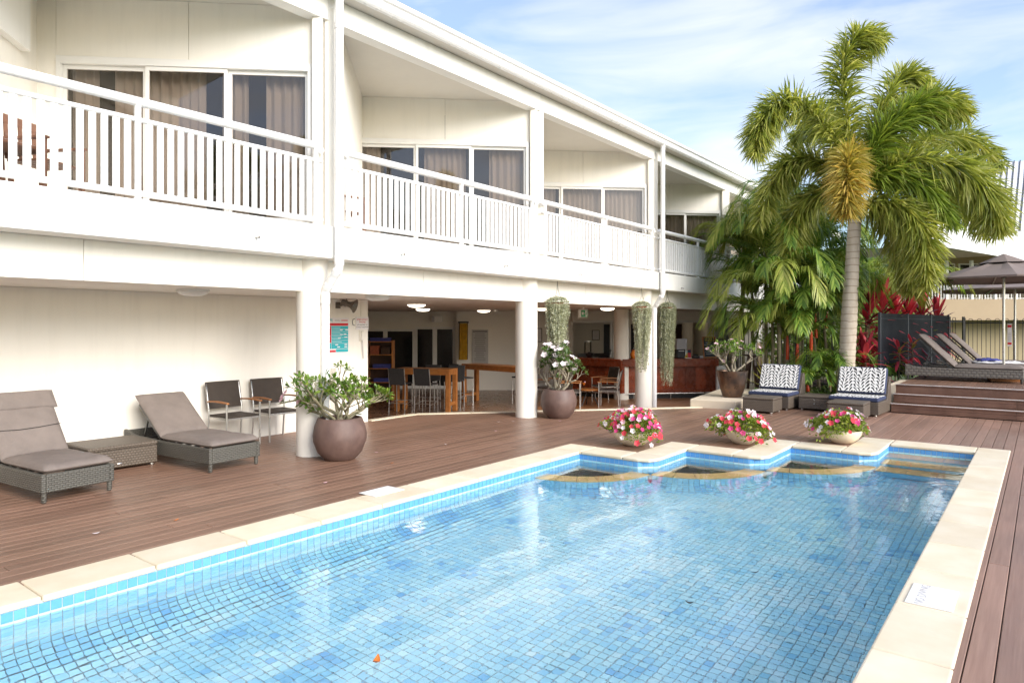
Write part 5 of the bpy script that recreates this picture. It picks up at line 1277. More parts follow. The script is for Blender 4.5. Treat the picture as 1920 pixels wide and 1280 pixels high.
FR = [  # (material, leaflets, length, control points)
 ('fox',1500,0.60,[(1600,330,15.60),(1588,230,15.5),(1580,130,15.4),(1610,70,15.3),(1655,72,15.2)]),
 ('fox',1300,0.58,[(1603,335,15.65),(1640,240,15.8),(1690,145,15.9),(1742,158,15.9)]),
 ('fox',1400,0.58,[(1605,345,15.6),(1680,235,15.3),(1755,185,15.0),(1812,215,14.8)]),
 ('fox',1400,0.55,[(1608,350,15.7),(1700,275,16.1),(1800,255,16.4),(1882,310,16.6)]),
 ('fox',1700,0.62,[(1608,360,15.5),(1700,300,15.0),(1800,315,14.6),(1855,370,14.5),(1876,432,14.4)]),
 ('fox',1500,0.58,[(1608,375,15.5),(1680,385,15.0),(1728,430,14.7),(1738,535,14.6)]),
 ('fox',1600,0.58,[(1592,340,15.6),(1550,240,15.4),(1480,190,15.2),(1432,225,15.1),(1415,290,15.1)]),
 ('fox',1300,0.56,[(1590,350,15.7),(1530,300,16.0),(1465,320,16.2),(1420,420,16.3)]),
 ('fox_dry',1700,0.56,[(1600,345,15.5),(1594,292,15.0),(1590,305,14.3),(1588,350,13.9),(1587,400,13.8)]),
 ('fox_bright',1300,0.70,[(1608,345,15.4),(1650,260,15.2),(1710,205,15.0),(1770,195,14.9)]),
 ('fox',1300,0.55,[(1605,370,15.7),(1670,420,15.9),(1708,480,16.0),(1712,545,16.0)]),
 ('fox',1200,0.55,[(1592,360,15.8),(1540,360,16.2),(1490,410,16.5),(1478,500,16.6)]),
 ('fox',1300,0.55,[(1608,350,15.6),(1700,330,15.6),(1790,365,15.6),(1850,440,15.6)]),
 ('fox',1100,0.55,[(1600,340,15.8),(1565,230,16.4),(1530,215,16.8),(1490,270,17.0)]),
 ('fox_bright',900,0.55,[(1605,350,15.7),(1650,330,15.2),(1720,340,14.8),(1790,420,14.5)])]
for mt, n, L, P in FR:
    pp = [at(*p)-BX for p in P]
    fr = plume_frond(pp, int(n*0.92), L*(1.22 if mt != 'fox_dry' else 1.12), 0.035, rng, 60 if mt != 'fox_bright' else 40, 0.42 if mt != 'fox_dry' else 0.35, 0.08)
    fr.build('frond', [MT[mt]], fp)
m = MB(); m.tube([at(1622,330,15.4)-BX, at(1636,240,15.35)-BX, at(1662,145,15.3)-BX],[0.02,0.014,0.006],6); m.build('spear', MT['fox_bright'], fp)
for px0, px1 in ((1628,1632),(1636,1641)):
    m = MB(); m.tube([at(px0,430,14.9)-BX, at(px0+2,500,14.9)-BX, at(px1,590,15.0)-BX],[0.006,0.004,0.003],5); m.build('hanging_strand', MT['fox_bright'], fp)

# ------------------------------------------------------------------ smaller palms: red stemmed clump and neighbours
def small_palm(name, label, cat, c, h, nf, L, mt, seed, stem='red_stem', group=None, leafL=0.42, leafw=0.045, el=(35,78), az=None, r=0.032, pairs=24, shaft=0.4, droop=0.35):
    rg = random.Random(seed); t = thing(name, label, cat, c, 0, group)
    lean = Vector((rg.uniform(-0.05,0.05),rg.uniform(-0.05,0.05),0))*h
    if h > 0.25:
        k = 10; m = MB(); m.tube([lean*(i/k)+Vector((0,0,h*(1-shaft)*i/k)) for i in range(k+1)],[r*(1.05 if i%2 else 0.95) for i in range(k+1)],9); m.build('stem', MT['stem_grey'], t, smooth=True)
        m = MB(); m.tube([lean*(1-shaft)+Vector((0,0,h*(1-shaft)-0.01)), lean*(1-shaft/2)+Vector((0,0,h*(1-shaft/2))), lean+Vector((0,0,h+0.06))],[r*1.15,r*1.25,r*0.7],9); m.build('leaf_sheath', MT[stem], t, smooth=True)
    nf += 5
    for i in range(nf):
        a = (2*math.pi*i/nf*1.0+rg.uniform(-0.35,0.35)) if az is None else R_(lerp(az[0],az[1],(i+0.5)/nf)+rg.uniform(-12,12))
        e = R_(rg.uniform(*el)); LL = L*rg.uniform(0.8,1.15); d = Vector((math.cos(a),math.sin(a),0)); o = lean+Vector((0,0,h))
        g = rg.uniform(0.30,0.55)*math.cos(e)+0.12
        P = [o, o+(d*math.cos(e)+Vector((0,0,math.sin(e))))*LL*0.35, o+d*LL*(0.38+0.36*math.cos(e))+Vector((0,0,LL*(0.62*math.sin(e)-g*0.25))), o+d*LL*(0.55+0.42*math.cos(e))+Vector((0,0,LL*(0.60*math.sin(e)-g)))]
        flat_frond(P, pairs, leafL*rg.uniform(0.9,1.1), leafw, rg, droop).build('frond', [MT[mt[i % len(mt)]]], t)
    return t
GP = 'red stemmed palms behind the lounge seats'
mm = ['lip','lip','lip','lip_pale','lip']
PALMS = [(1521,16.7,1.75,7,1.5,'red stemmed palm with the brightest scarlet stem, between the two lounge seats'),
 (1537,17.1,2.35,8,1.7,'tall red stemmed palm just left of the foxtail trunk, behind the brightest red stem'),
 (1556,17.5,2.75,7,1.7,'tallest red stemmed palm, nearest the foxtail trunk on its left'),
 (1494,16.8,1.25,6,1.35,'short red stemmed palm second from the left in the clump'),
 (1476,17.0,1.45,7,1.5,'leftmost red stemmed palm of the clump beside the black fence'),
 (1503,18.0,2.9,8,1.9,'tall palm at the back left of the red stemmed clump'),
 (1448,18.3,3.3,10,2.2,'leafy palm arching over the black fence toward the hotel balcony')]
for i, (px, d, h, nf, L, lb) in enumerate(PALMS):
    p = RF(pxX(px,d),d,0.05); small_palm('lipstick_palm', lb, 'palm tree', p, h, nf, L*1.2, mm if i != 6 else ['lip','lip_pale','lip'], 30+i, group=GP, leafL=0.52 if i < 5 else 0.62, leafw=0.032, pairs=38)
p = RF(pxX(1452,17.2),17.2,0.05); small_palm('feather_palm','pale green feather palm leaning left over the bronze planter','palm tree',p,1.75,6,2.0,['lip_pale','lip'],51,'stem_grey',leafL=0.55,leafw=0.028,pairs=32,el=(20,50),az=(150,260))
p = RF(pxX(1668,18.2),18.2,0.05); small_palm('feather_palm','yellow green feather palm right of the foxtail trunk, before the far wing','palm tree',p,2.2,9,2.0,['lip_pale','lip','lip_pale'],52,'stem_grey',leafL=0.6,leafw=0.028,pairs=32,droop=0.6)
p = RF(pxX(1470,19.2),19.2,0.05); small_palm('feather_palm','dark bushy feather palm against the hotel eave end','palm tree',p,4.5,14,2.3,['lip','fox','lip'],53,'stem_grey',leafL=0.62,leafw=0.030,pairs=34,droop=0.7,r=0.06)
for q_, (px, d, h, nf, L, mt_, sd__, lb) in enumerate(((1418,18.9,2.6,10,2.0,['lip','lip_pale','lip'],57,'mid green feather palm above the black fence, left of the red stems'),
   (1535,19.4,3.9,12,2.2,['lip','fox','lip'],58,'dense dark feather palm behind the tall red stems'),(1395,19.9,3.7,9,2.0,['lip_pale','lip','fox'],59,'pale feather palm brushing the hotel balcony rail'),
   (1463,17.0,2.5,9,1.9,['lip_pale','lip','lip_pale'],63,'pale arching feather palm in front of the hotel balcony end'),(1436,18.8,3.9,11,2.1,['fox','lip','fox'],64,'olive feather palm tall against the hotel eave'),(1500,17.6,2.0,9,1.7,['lip','lip_pale','lip'],65,'bright green feather palm among the red stems'),
   (1628,19.0,2.7,9,1.9,['lip_pale','lip','fox_bright'],60,'bright feather palm directly behind the foxtail trunk'))):
    p = RF(pxX(px,d),d,0.05); small_palm('feather_palm',lb,'palm tree',p,h,nf,L,mt_,sd__,'stem_grey',leafL=0.62,leafw=0.033,pairs=40,droop=0.6,r=0.045)
p = RF(pxX(1555,16.15),16.15,0.05); small_palm('young_palm','young bright green palm with short red stem, low between the lounge seats','palm',p,0.45,9,1.15,['lip','lip_pale','lip','shrub'],54,'red_stem',leafL=0.36,leafw=0.026,pairs=26,el=(40,82))
p = RF(pxX(1515,15.95),15.95,0.05); small_palm('young_palm','young fan leaved palm right behind the wicker table','palm',p,0.30,8,0.8,['shrub','lip'],55,'red_stem',leafL=0.32,leafw=0.026,el=(35,80))
p = RF(pxX(1640,17.0),17.0,0.05); small_palm('young_palm','young green palm right of the foxtail trunk beside the slatted fence','palm',p,0.25,9,0.95,['shrub','lip_pale'],56,'stem_grey',leafL=0.36,leafw=0.028,el=(35,80))
def strap_plant(name, label, cat, c, stemh, n, L, w, mt, seed, el=(25,85), group=None, droop=0.5, tiers=1):
    rg = random.Random(seed); t = thing(name, label, cat, c, 0, group)
    if stemh > 0.1: m = MB(); m.tube([(0,0,0),(0.02,0.01,stemh*0.5),(0,0,stemh)],[0.02,0.018,0.014],7); m.build('stem', MT['stem_grey'], t, smooth=True)
    me_n = 0
    for i in range(n):
        a = i*2.399+rg.uniform(-0.3,0.3); e = R_(lerp(el[0],el[1],(i+0.5)/n)+rg.uniform(-8,8)); d = Vector((math.cos(a)*math.cos(e),math.sin(a)*math.cos(e),math.sin(e)))
        z = stemh*(1-0.55*(1-(i+0.5)/n)*(1 if tiers > 1 else 0.25)); LL = L*rg.uniform(0.75,1.15); sd_ = Vector((-math.sin(a),math.cos(a),0)); mb = MB(); vs = []
        for k in range(6):
            f = k/5; ww = w*(0.35+0.65*math.sin(math.pi*min(1,0.12+0.8*f)))*(1 if k < 5 else 0.08); p = Vector((0,0,z))+d*LL*f+Vector((0,0,-droop*LL*f*f*math.cos(e)))
            up = sd_.cross(d); vs += [p-sd_*ww/2+up*ww*0.14, p, p+sd_*ww/2+up*ww*0.14]
        mb.add(vs,[(3*k,3*k+1,3*k+4,3*k+3) for k in range(5)]+[(3*k+1,3*k+2,3*k+5,3*k+4) for k in range(5)])
        mb.build('leaf_blade', MT[mt[i % len(mt)]], t)
    return t
p = RF(pxX(1446,16.6),16.6,0.04); strap_plant('strap_plant','yellow striped strap leaved plant beside the black fence','plant',p,0.12,16,1.05,0.055,['stripe'],61,(18,70),droop=0.25)
p = RF(pxX(1425,17.0),17.0,0.04)
GT = 'red ti plants along the slatted fence'
fa, fb = Vector((-3.06,18.1,0)), Vector((-2.19,23.5,0))
for i, (f, off, h, L, lb) in enumerate(((-0.07,-0.18,1.15,0.55,'dark red ti plant standing before the left end of the slatted fence'),(0.10,-0.42,1.75,0.60,'red ti plant showing above the first fence panel, leftmost behind it'),
     (0.26,-0.40,1.95,0.66,'tallest red ti plant fanning above the slatted fence, behind its second post'),(0.42,-0.38,1.8,0.6,'red ti plant above the middle of the slatted fence'),(0.60,-0.36,1.75,0.6,'red ti plant above the third fence panel'),
     (0.78,-0.35,1.75,0.6,'red ti plant above the far fence panel, beside the gate panel'),(0.98,-0.25,1.6,0.6,'red ti plant seen through the black gate panel'))):
    p = fa.lerp(fb,f)+Vector((off,0,0.3 if i else 0.05)); strap_plant('ti_plant', lb, 'plant', p, h+(0.26 if i else 0), 44, L*1.1, 0.115, ['ti','ti','ti_dark'] if i else ['ti_dark','ti','ti_dark'], 70+i, (-20,82), GT, 0.5, 2)
for i, (f, off, h, lb) in enumerate(((0.12,0.20,0.75,'low orange red ti plant leaning through the first fence panel'),(0.28,0.22,0.85,'low orange ti plant between fence and raised lounger'))):
    p = fa.lerp(fb,f)+Vector((off,0,0.50)); strap_plant('ti_plant', lb, 'plant', p, h, 16, 0.42, 0.08, ['ti','fox_dry','ti'], 80+i, (-10,70), GT, 0.6, 2)
p = RF(pxX(1684,19.6),19.6,0.2); strap_plant('banana_plant','banana plant with broad pale green leaves behind the ti plants','plant',p,1.2,7,1.25,0.36,['banana'],90,(40,86),None,0.35)
p = RF(pxX(1705,19.0),19.0,0.5); strap_plant('lily_plant','small green lily at the foot of the slatted fence','plant',p,0.1,12,0.35,0.11,['shrub'],91,(20,80))
# leafy shrubs closing the view behind the palms
for px, d, w_, h_, sd__, lb in ((1500,22.6,1.5,3.0,1,'dense dark shrub behind the red stemmed palms'),(1570,22.9,1.5,3.3,2,'dense dark shrub behind the foxtail trunk'),(1640,23.2,1.5,2.9,3,'dense dark shrub between foxtail trunk and far wing'),(1706,24.0,1.4,2.4,4,'dark shrub behind the slatted fence')):
    rg = random.Random(200+sd__); p = RF(pxX(px,d),d,0.0); t = thing('garden_shrub', lb, 'shrub', p); fo = MB(); st_ = MB()
    for k in range(7):
        a = rg.uniform(0,6.28); q0 = Vector((0.15*math.cos(a),0.15*math.sin(a),0)); q1 = Vector((w_*0.5*math.cos(a),w_*0.5*math.sin(a),h_*0.7)); st_.tube([q0,(q0+q1)/2+Vector((0,0,0.2)),q1],[0.03,0.02,0.01],6)
    for _ in range(2600):
        a = rg.uniform(0,6.28); u = rg.random()**0.5; z = h_*rg.uniform(0.05,1); rr = w_*u*(0.7+0.5*mnoise.noise(Vector((math.cos(a)*2,math.sin(a)*2,z*1.2+sd__))))*math.sin(math.pi*min(0.97,0.25+0.72*z/h_))**0.6
        aa = rg.uniform(0,6.28); ee = rg.uniform(-0.6,1.0); leaf(fo, Vector((rr*math.cos(a),rr*math.sin(a),z)), Vector((math.cos(aa)*math.cos(ee),math.sin(aa)*math.cos(ee),math.sin(ee))), rg.uniform(0.14,0.28), rg.uniform(0.05,0.09), 0.4, rg)
    st_.build('stem', MT['stem_grey'], t, smooth=True); stuff(fo.build('foliage', [MT['hedge']], t))
# low ground cover in the bed
mb = MB(); rg = random.Random(8)
for _ in range(2600):
    x = rg.uniform(-5.5,-2.6); y = rg.uniform(16.02,19.5); 
    if rg.random() > 0.35+0.65*(y < 17.2): continue
    h = 0.10+0.30*abs(mnoise.noise(Vector((x*2,y*2,4))))+0.1*rg.random(); a = rg.uniform(0,6.28); e = R_(rg.uniform(15,75))
    d = Vector((math.cos(a)*math.cos(e),math.sin(a)*math.cos(e),math.sin(e))); leaf(mb, Vector((x,y,h*0.6)), d, rg.uniform(0.12,0.32), rg.uniform(0.03,0.06), 0.5, rg)
stuff(mb.build('ground_cover', [MT['shrub_dark']]))['label'] = 'low dark green ground cover growing under the palms'

# ------------------------------------------------------------------ desert rose shrubs in pots
def pot_profile(mb, kind):
    if kind == 'round': pr = [(0,0),(0.19,0),(0.21,0.012),(0.29,0.10),(0.343,0.24),(0.35,0.32),(0.33,0.44),(0.295,0.525),(0.285,0.545),(0.265,0.55),(0.255,0.54),(0.26,0.50),(0.26,0.47)]
    else: pr = [(0,0),(0.195,0),(0.21,0.012),(0.255,0.17),(0.30,0.36),(0.325,0.50),(0.335,0.565),(0.335,0.58),(0.318,0.585),(0.308,0.57),(0.305,0.53)]
    return mb.lathe(pr, 44)
def blossom_mesh(r, mt, rg, name='flower'):
    mb = MB(); n = 5; vs = [(0,0,-0.35*r)]
    for i in range(n*2):
        a = math.pi*i/n; rr = r*(1.0 if i % 2 == 0 else 0.72)*rg.uniform(0.93,1.07); vs.append((rr*math.cos(a),rr*math.sin(a),(0.16 if i % 2 == 0 else 0.05)*r))
    vs2 = [(0.86*(vs[1+i][0]+vs[1+(i+1)%(2*n)][0])/1.7, 0.86*(vs[1+i][1]+vs[1+(i+1)%(2*n)][1])/1.7, 0.1*r) for i in range(2*n)]
    fs = []
    ring = []
    for i in range(2*n): ring += [vs[1+i], vs2[i]]
    mb.add([vs[0]]+ring, [(0,1+i,1+(i+1)%(4*n)) for i in range(4*n)])
    return mb.mesh(name, mt)
def orient(p, nrm, rg):
    z = Vector(nrm).normalized(); x = z.cross(Vector((rg.uniform(-1,1),rg.uniform(-1,1),0.3))).normalized(); y = z.cross(x)
    M = Matrix((x,y,z)).transposed().to_4x4(); M.translation = p; return M
def obleaf(mb, p, d, L, w, up):
    sd_ = d.cross(up); sd_ = sd_.normalized() if sd_.length > 1e-3 else Vector((1,0,0)); u = sd_.cross(d)
    q = [p, p+d*L*0.35-u*0.0, p+d*L*0.72-u*L*0.03, p+d*L-u*L*0.10]
    mb.add([q[0], q[1]-sd_*w*0.32, q[1]+sd_*w*0.32, q[2]-sd_*w*0.5, q[2]+sd_*w*0.5, q[3]-sd_*w*0.12, q[3]+sd_*w*0.12], [(0,1,2),(1,3,4,2),(3,5,6,4)])
def desert_rose(label, c, pot, potm, seed, spread, height, nprim, leafm, flowers, leafy, bark='stem_grey', left=0.0, thick=1.0, soilz=0.47, soilr=0.262, outw=0.75, lv=3, seglen=0.40):
    rg = random.Random(seed); t = thing('potted_desert_rose', label, 'potted plant', c)
    pot_profile(MB(), pot).build('pot', MT[potm], t, smooth=True, sharp=0.9)
    m = MB(); m.lathe([(0,soilz+0.015),(soilr*0.5,soilz+0.01),(soilr,soilz)],24); m.build('soil', MT['soil'], t, smooth=True)
    br = MB(); lf = MB(); tips = []
    def seg_(p, d, L, r, lvl):
        pts = [p]; q = Vector(p); dd = Vector(d); k = 3
        for i in range(k):
            dd = (dd+Vector((rg.gauss(0,0.20),rg.gauss(0,0.20),rg.gauss(0.06,0.14)))).normalized(); q = q+dd*(L/k); pts.append(q.copy())
        r2 = r*0.66; br.tube(pts,[lerp(r,r2,i/k) for i in range(k+1)],6 if lvl > 1 else 9)
        if lvl >= lv or r2 < 0.005 or q.z-soilz > height: tips.append((q,dd)); return
        nb = rg.choice([2,2,3]) if lvl else 3
        for i in range(nb):
            a = rg.uniform(0,6.28); w_ = Vector((math.cos(a)*spread,math.sin(a)*spread,rg.uniform(0.0,0.7)))
            seg_(q, (dd*0.75+w_*0.75).normalized(), L*rg.uniform(0.62,0.85), r2, lvl+1)
        if rg.random() < 0.3: tips.append((q,dd))
    for i in range(nprim):
        a = 2*math.pi*i/nprim+rg.uniform(-0.4,0.4); seg_(Vector((0.05*math.cos(a),0.05*math.sin(a),soilz+0.02)), Vector((math.cos(a)*outw,math.sin(a)*outw,rg.uniform(0.65,1.15))).normalized(), height*seglen*rg.uniform(0.8,1.15), 0.034*thick, 0)
    br.ball((0,0,soilz+0.03),0.085*thick,12,7,sq=(1,1,1.0))
    if left:   # long branch reaching out to one side
        p0 = Vector((0,0,soilz+0.1)); L_ = -RT*left; pts = [p0, p0+L_*0.4+Vector((0,0,0.17)), p0+L_*0.75+Vector((0,0,0.20)), p0+L_+Vector((0,0,0.16))]; br.tube(pts,[0.025,0.017,0.012,0.008],7)
        for f in (0.55,0.7,0.85,1.0): tips.append((p0.lerp(p0+L_,f)+Vector((rg.uniform(-0.03,0.03),rg.uniform(-0.05,0.05),0.20)), (L_.normalized()+Vector((0,0,rg.uniform(-0.6,0.8)))).normalized()))
    br.build('branch', MT[bark], t, smooth=True, sharp=2)
    for q, dd in tips:
        n = int(leafy*rg.uniform(0.6,1.3))
        a0 = dd.cross(Vector((0,0,1))); a0 = a0.normalized() if a0.length > 1e-3 else Vector((1,0,0)); b0 = dd.cross(a0)
        for i in range(n):
            a = i*2.4+rg.uniform(-0.3,0.3); e = rg.uniform(0.35,1.25); d = (dd*math.cos(e)+(a0*math.cos(a)+b0*math.sin(a))*math.sin(e)).normalized()
            obleaf(lf, q-dd*rg.uniform(0,0.035), d, rg.uniform(0.07,0.115), rg.uniform(0.03,0.042), (dd+Vector((0,0,0.4))).normalized())
    stuff(lf.build('foliage', [MT[leafm]], t))
    for mt, cnt, r in flowers:
        me = [blossom_mesh(r, MT[mt], rg) for _ in range(3)]
        cand = sorted(tips, key=lambda q: rg.random())
        if left and mt != 'bl_white': cand = tips[-4:]*3
        for i in range(min(cnt,len(cand)*2)):
            q, dd = cand[i % len(cand)]; o = Vector((rg.gauss(0,0.03),rg.gauss(0,0.03),rg.gauss(0.02,0.03)))
            link_mesh('flower', me[i%3], t, M=orient(q+dd*0.05+o, dd+Vector((0.4,-0.5,0.5)), rg))
    return t
desert_rose('round brown pot of sprawling desert rose with few pink flowers, beside the nearest column', (-7.36,5.74,-0.006),'round','pot_brown',5,0.85,0.62,11,'shrub',[('bl_pale',7,0.048)],5,'stem_grey',0.80,0.62,0.47,0.262,1.45,3,0.42)
desert_rose('round brown pot with a white flowering desert rose beside the middle column', (-7.34,10.88,-0.006),'round','pot_brown',14,0.6,0.80,7,'shrub_dark',[('bl_white',42,0.068)],9,'bark_grey',0,0.85,0.47,0.262,0.62,3,0.36)
p = on_z(1373,744,0.17); desert_rose('tall bronze planter with a sparse pale desert rose and pink blooms on the cream plinth', (p.x,p.y,0.172),'tall','bronze',23,0.9,0.72,7,'shrub',[('bl_pale',16,0.05)],5,'bark_grey',0,0.8,0.53,0.305,0.9,3,0.36)

# ------------------------------------------------------------------ petunia bowls on the pool corner
def flower_bowl(label, c, rb, spread, hgt, seed, mixf, side=0):
    rg = random.Random(seed); t = thing('flower_bowl', label, 'flower bowl', c, 0, 'petunia bowls beside the pool')
    m = MB(); h = 0.20; m.lathe([(0,0),(rb*0.42,0),(rb*0.5,0.008),(rb*0.8,0.07),(rb*0.97,0.14),(rb,0.185),(rb*0.985,h),(rb*0.93,h),(rb*0.92,0.17),(0,0.165)],40); m.build('bowl', MT['bowl'], t, smooth=True, sharp=0.9)
    def surf():
        a = rg.uniform(0,6.28); u = rg.random()**0.55; r = spread*u*(1+0.16*math.sin(a*3+seed)); 
        z = h+hgt*math.sqrt(max(0,1-(u*0.98)**2))*(0.85+0.45*mnoise.noise(Vector((math.cos(a)*2,math.sin(a)*2,seed+u*2)))) - ((0.10+0.10*math.sin(a*2+seed))*max(0,u-0.62)/0.38 if u > 0.62 else 0)
        off = RT*(-side*0.10*u); return Vector((r*math.cos(a),r*math.sin(a),z))+off, Vector((math.cos(a)*u*1.3,math.sin(a)*u*1.3,0.9-u*0.6))
    fo = MB()
    for _ in range(2600):
        p, n = surf(); p *= 1; k = rg.uniform(0.55,1.0); p = Vector((p.x*k,p.y*k,lerp(h,p.z,k))); d = (n.normalized()+Vector((rg.gauss(0,0.6),rg.gauss(0,0.6),rg.gauss(0,0.5)))).normalized()
        leaf(fo, p, d, rg.uniform(0.035,0.06), rg.uniform(0.02,0.03), 0.3, rg)
    for _ in range(90):   # thin trailing stems
        p, n = surf(); b = Vector((p.x*0.3,p.y*0.3,h)); fo.tube([b,(b+p)/2+Vector((0,0,0.04)),p],0.0025,3,cap=False)
    stuff(fo.build('foliage', [MT['petunia_leaf']], t))
    ms = {k: [blossom_mesh(0.042, MT[k], rg) for _ in range(2)] for k, _ in mixf}
    for k, cnt in mixf:
        for i in range(cnt):
            p, n = surf(); link_mesh('flower', ms[k][i % 2], t, M=orient(p+n.normalized()*0.012, n+Vector((rg.gauss(0.15,0.3),rg.gauss(-0.25,0.3),0.25)), rg) @ Matrix.Scale(rg.uniform(0.8,1.2),4))
    return t
c = on_z(1188,835,0.0); flower_bowl('cream bowl of mostly red and magenta petunias at the first pool step', (c.x-0.05,c.y+0.08,-0.006), 0.29,0.46,0.36,3,[('bl_red',52),('bl_pink',34),('bl_white',36),('bl_pale',18)])
c = on_z(1388,832,0.0); flower_bowl('cream bowl of red and white petunias at the second, middle pool step', (c.x,c.y+0.1,-0.006), 0.25,0.47,0.30,9,[('bl_red',44),('bl_pink',18),('bl_white',46),('bl_pale',16)],0.4)
c = on_z(1578,830,0.0); flower_bowl('cream bowl of white, lilac and red petunias trailing left, nearest the pool steps', (c.x,c.y+0.05,-0.006), 0.27,0.44,0.29,12,[('bl_red',14),('bl_pink',14),('bl_white',38),('bl_pale',18)],1.0)

# ------------------------------------------------------------------ hanging baskets with trailing strings
def hanging(label, c, zt, zb, w, seed, hook, pot=True, n=130):
    rg = random.Random(seed); t = thing('hanging_plant', label, 'hanging plant', (c.x,c.y,zt), 0, 'trailing plants hung along the beam')
    m = MB(); m.lathe([(0,-0.2),(0.09,-0.2),(0.12,-0.08),(0.13,-0.03),(0.12,-0.03),(0,-0.05)],18); m.build('basket', MT['terracotta'], t, smooth=True)
    m = MB(); m.tube([(0.1,0,0.0),(0.02,0,hook*0.55),(0,0,hook)],0.004,5); m.tube([(-0.1,0.02,0.0),(-0.01,0,hook*0.5),(0,0,hook)],0.004,5); m.build('wire', MT['steel_dark'], t)
    mb = MB(); H = zt-zb
    for s_ in range(n):
        a = rg.uniform(0,6.28); r = w/2*rg.uniform(0.62,1.12); x0, y0 = 0.07*math.cos(a),0.07*math.sin(a); x1, y1 = r*math.cos(a), r*math.sin(a)
        ln = H*(0.55+0.45*rg.random()**2.2) if s_ > 6 else H*rg.uniform(0.9,1.0); tp = rg.uniform(0.35,0.8)
        k = int(ln/0.021); ph = rg.uniform(0,6)
        for i in range(k):
            f = i*0.021/ln; fl = min(1, i*0.021/0.10); z = 0.07*math.sin(min(1,fl)*math.pi)+0.04-i*0.021*1.0
            g = lerp(1.0, tp, f**1.6); x = lerp(x0,x1*g,fl)+0.008*math.sin(i*0.35+ph); y = lerp(y0,y1*g,fl)+0.008*math.cos(i*0.3+ph); p = Vector((x,y,z))
            q = rg.uniform(0,6.28); L = rg.uniform(0.028,0.042)
            for sg in (0, math.pi):
                d = Vector((math.cos(q+sg),math.sin(q+sg),rg.uniform(-0.5,0.2))); sd_ = d.cross(Vector((0,0,1))).normalized(); u = rg.uniform(-0.5,0.5)
                ww = sd_*0.4+Vector((0,0,u*0.4+0.3)); mb.add([p, p+d*L*0.5+ww*L*0.7, p+d*L, p+d*L*0.5-ww*L*0.7],[(0,1,2,3)])
    for i in range(1300):
        a = rg.uniform(0,6.28); r = w*0.52*rg.random()**0.5; p = Vector((r*math.cos(a),r*math.sin(a),0.085-0.10*(r/(w*0.5))**2+rg.uniform(-0.015,0.02))) if i % 2 else Vector((w*0.5*rg.uniform(0.85,1.1)*math.cos(a),w*0.5*rg.uniform(0.85,1.1)*math.sin(a),rg.uniform(-0.28,0.0))); q = rg.uniform(0,6.28); L = rg.uniform(0.028,0.042)
        d = Vector((math.cos(q),math.sin(q),rg.uniform(-0.3,0.5))); sd_ = d.cross(Vector((0,0,1))).normalized()*0.4+Vector((0,0,rg.uniform(-0.2,0.4))); mb.add([p, p+d*L*0.5+sd_*L*0.7, p+d*L, p+d*L*0.5-sd_*L*0.7],[(0,1,2,3)])
    stuff(mb.build('strands', [MT['string']], t)); return t
c = on_x(1045,600,-7.62); hanging('broad trailing string plant hung right of the white flowering pot', c, 2.24, 1.05, 0.44, 2, 0.40, n=170)
c = on_x(1203,600,-7.52); hanging('trailing string plant hung in front of the third column', c, 2.24, 0.55, 0.42, 3, 0.42)
c = on_x(1251,600,-7.60); hanging('longest trailing string plant, hung right of the second downpipe', c, 2.26, 0.15, 0.40, 4, 0.40)
c = on_x(1352,600,-7.55); hanging('trailing string plant in a red basket beside the last visible column', c, 2.2, 0.45, 0.34, 6, 0.45, n=90)

# palms standing across the pool, seen mirrored in the windows
for i, (x, y, rz, s_) in enumerate(((-3.0,-7.5,0.6,0.95),(8.0,-9.0,2.2,1.25),(3.4,-11.5,4.0,1.2))):
    r = dup(fp, (x,y,-0.4), rz, ('tall foxtail palm across the pool behind the photographer, nearest one','tall foxtail palm across the pool, standing farthest to the right','tall foxtail palm across the pool, farthest back')[i]); r.scale = (s_,s_,s_)
# ------------------------------------------------------------------ ceiling lamps
def ceiling_lamp(label, p, r, lit):
    t = thing('ceiling_lamp', label, 'ceiling light', (p.x,p.y,2.222), 0, 'round ceiling lamps under the upper floor')
    m = MB(); m.cyl((0,0),r*1.06,-0.025,0,32); m.build('ring', MT['frame_white'], t, smooth=True)
    m = MB(); m.lathe([(0,-0.085),(r*0.55,-0.078),(r*0.88,-0.055),(r,-0.027)],32); m.build('diffuser', MT['lit' if lit else 'frame_white'], t, smooth=True)
ceiling_lamp('unlit round ceiling lamp above the gap between the two taupe sun loungers', at(362,546,8.9), 0.19, False)
ceiling_lamp('unlit round ceiling lamp near the loudspeaker', at(709,563,10.7), 0.19, False)
for px, d, r, lb in ((781,14.4,0.19,'lit round ceiling lamp nearest above the tall tables'),(793,18.2,0.19,'lit round ceiling lamp just behind the nearest lit one'),(907,19.8,0.19,'lit round ceiling lamp in front of the notice board'),(1018,17.5,0.18,'lit round ceiling lamp behind the broad trailing plant'),(1139,17.3,0.18,'lit round ceiling lamp between exit sign and third column'),(1120,23.6,0.2,'unseen round lamp added to brighten the kitchen behind the left serving hatch'),(1290,23.3,0.2,'unseen round lamp added to brighten the kitchen behind the right serving hatch')):  # last two are added out of sight to brighten the kitchen
    ceiling_lamp(lb, RF(pxX(px,d),d,0), r, True)
p = RF(pxX(931,20.0),20.0,2.222); t = thing('smoke_detector','small white smoke detector on the ceiling before the notice board','detector',p); m = MB(); m.lathe([(0,-0.05),(0.05,-0.05),(0.06,-0.02),(0.06,0)],18); m.build('body', MT['frame_white'], t, smooth=True)

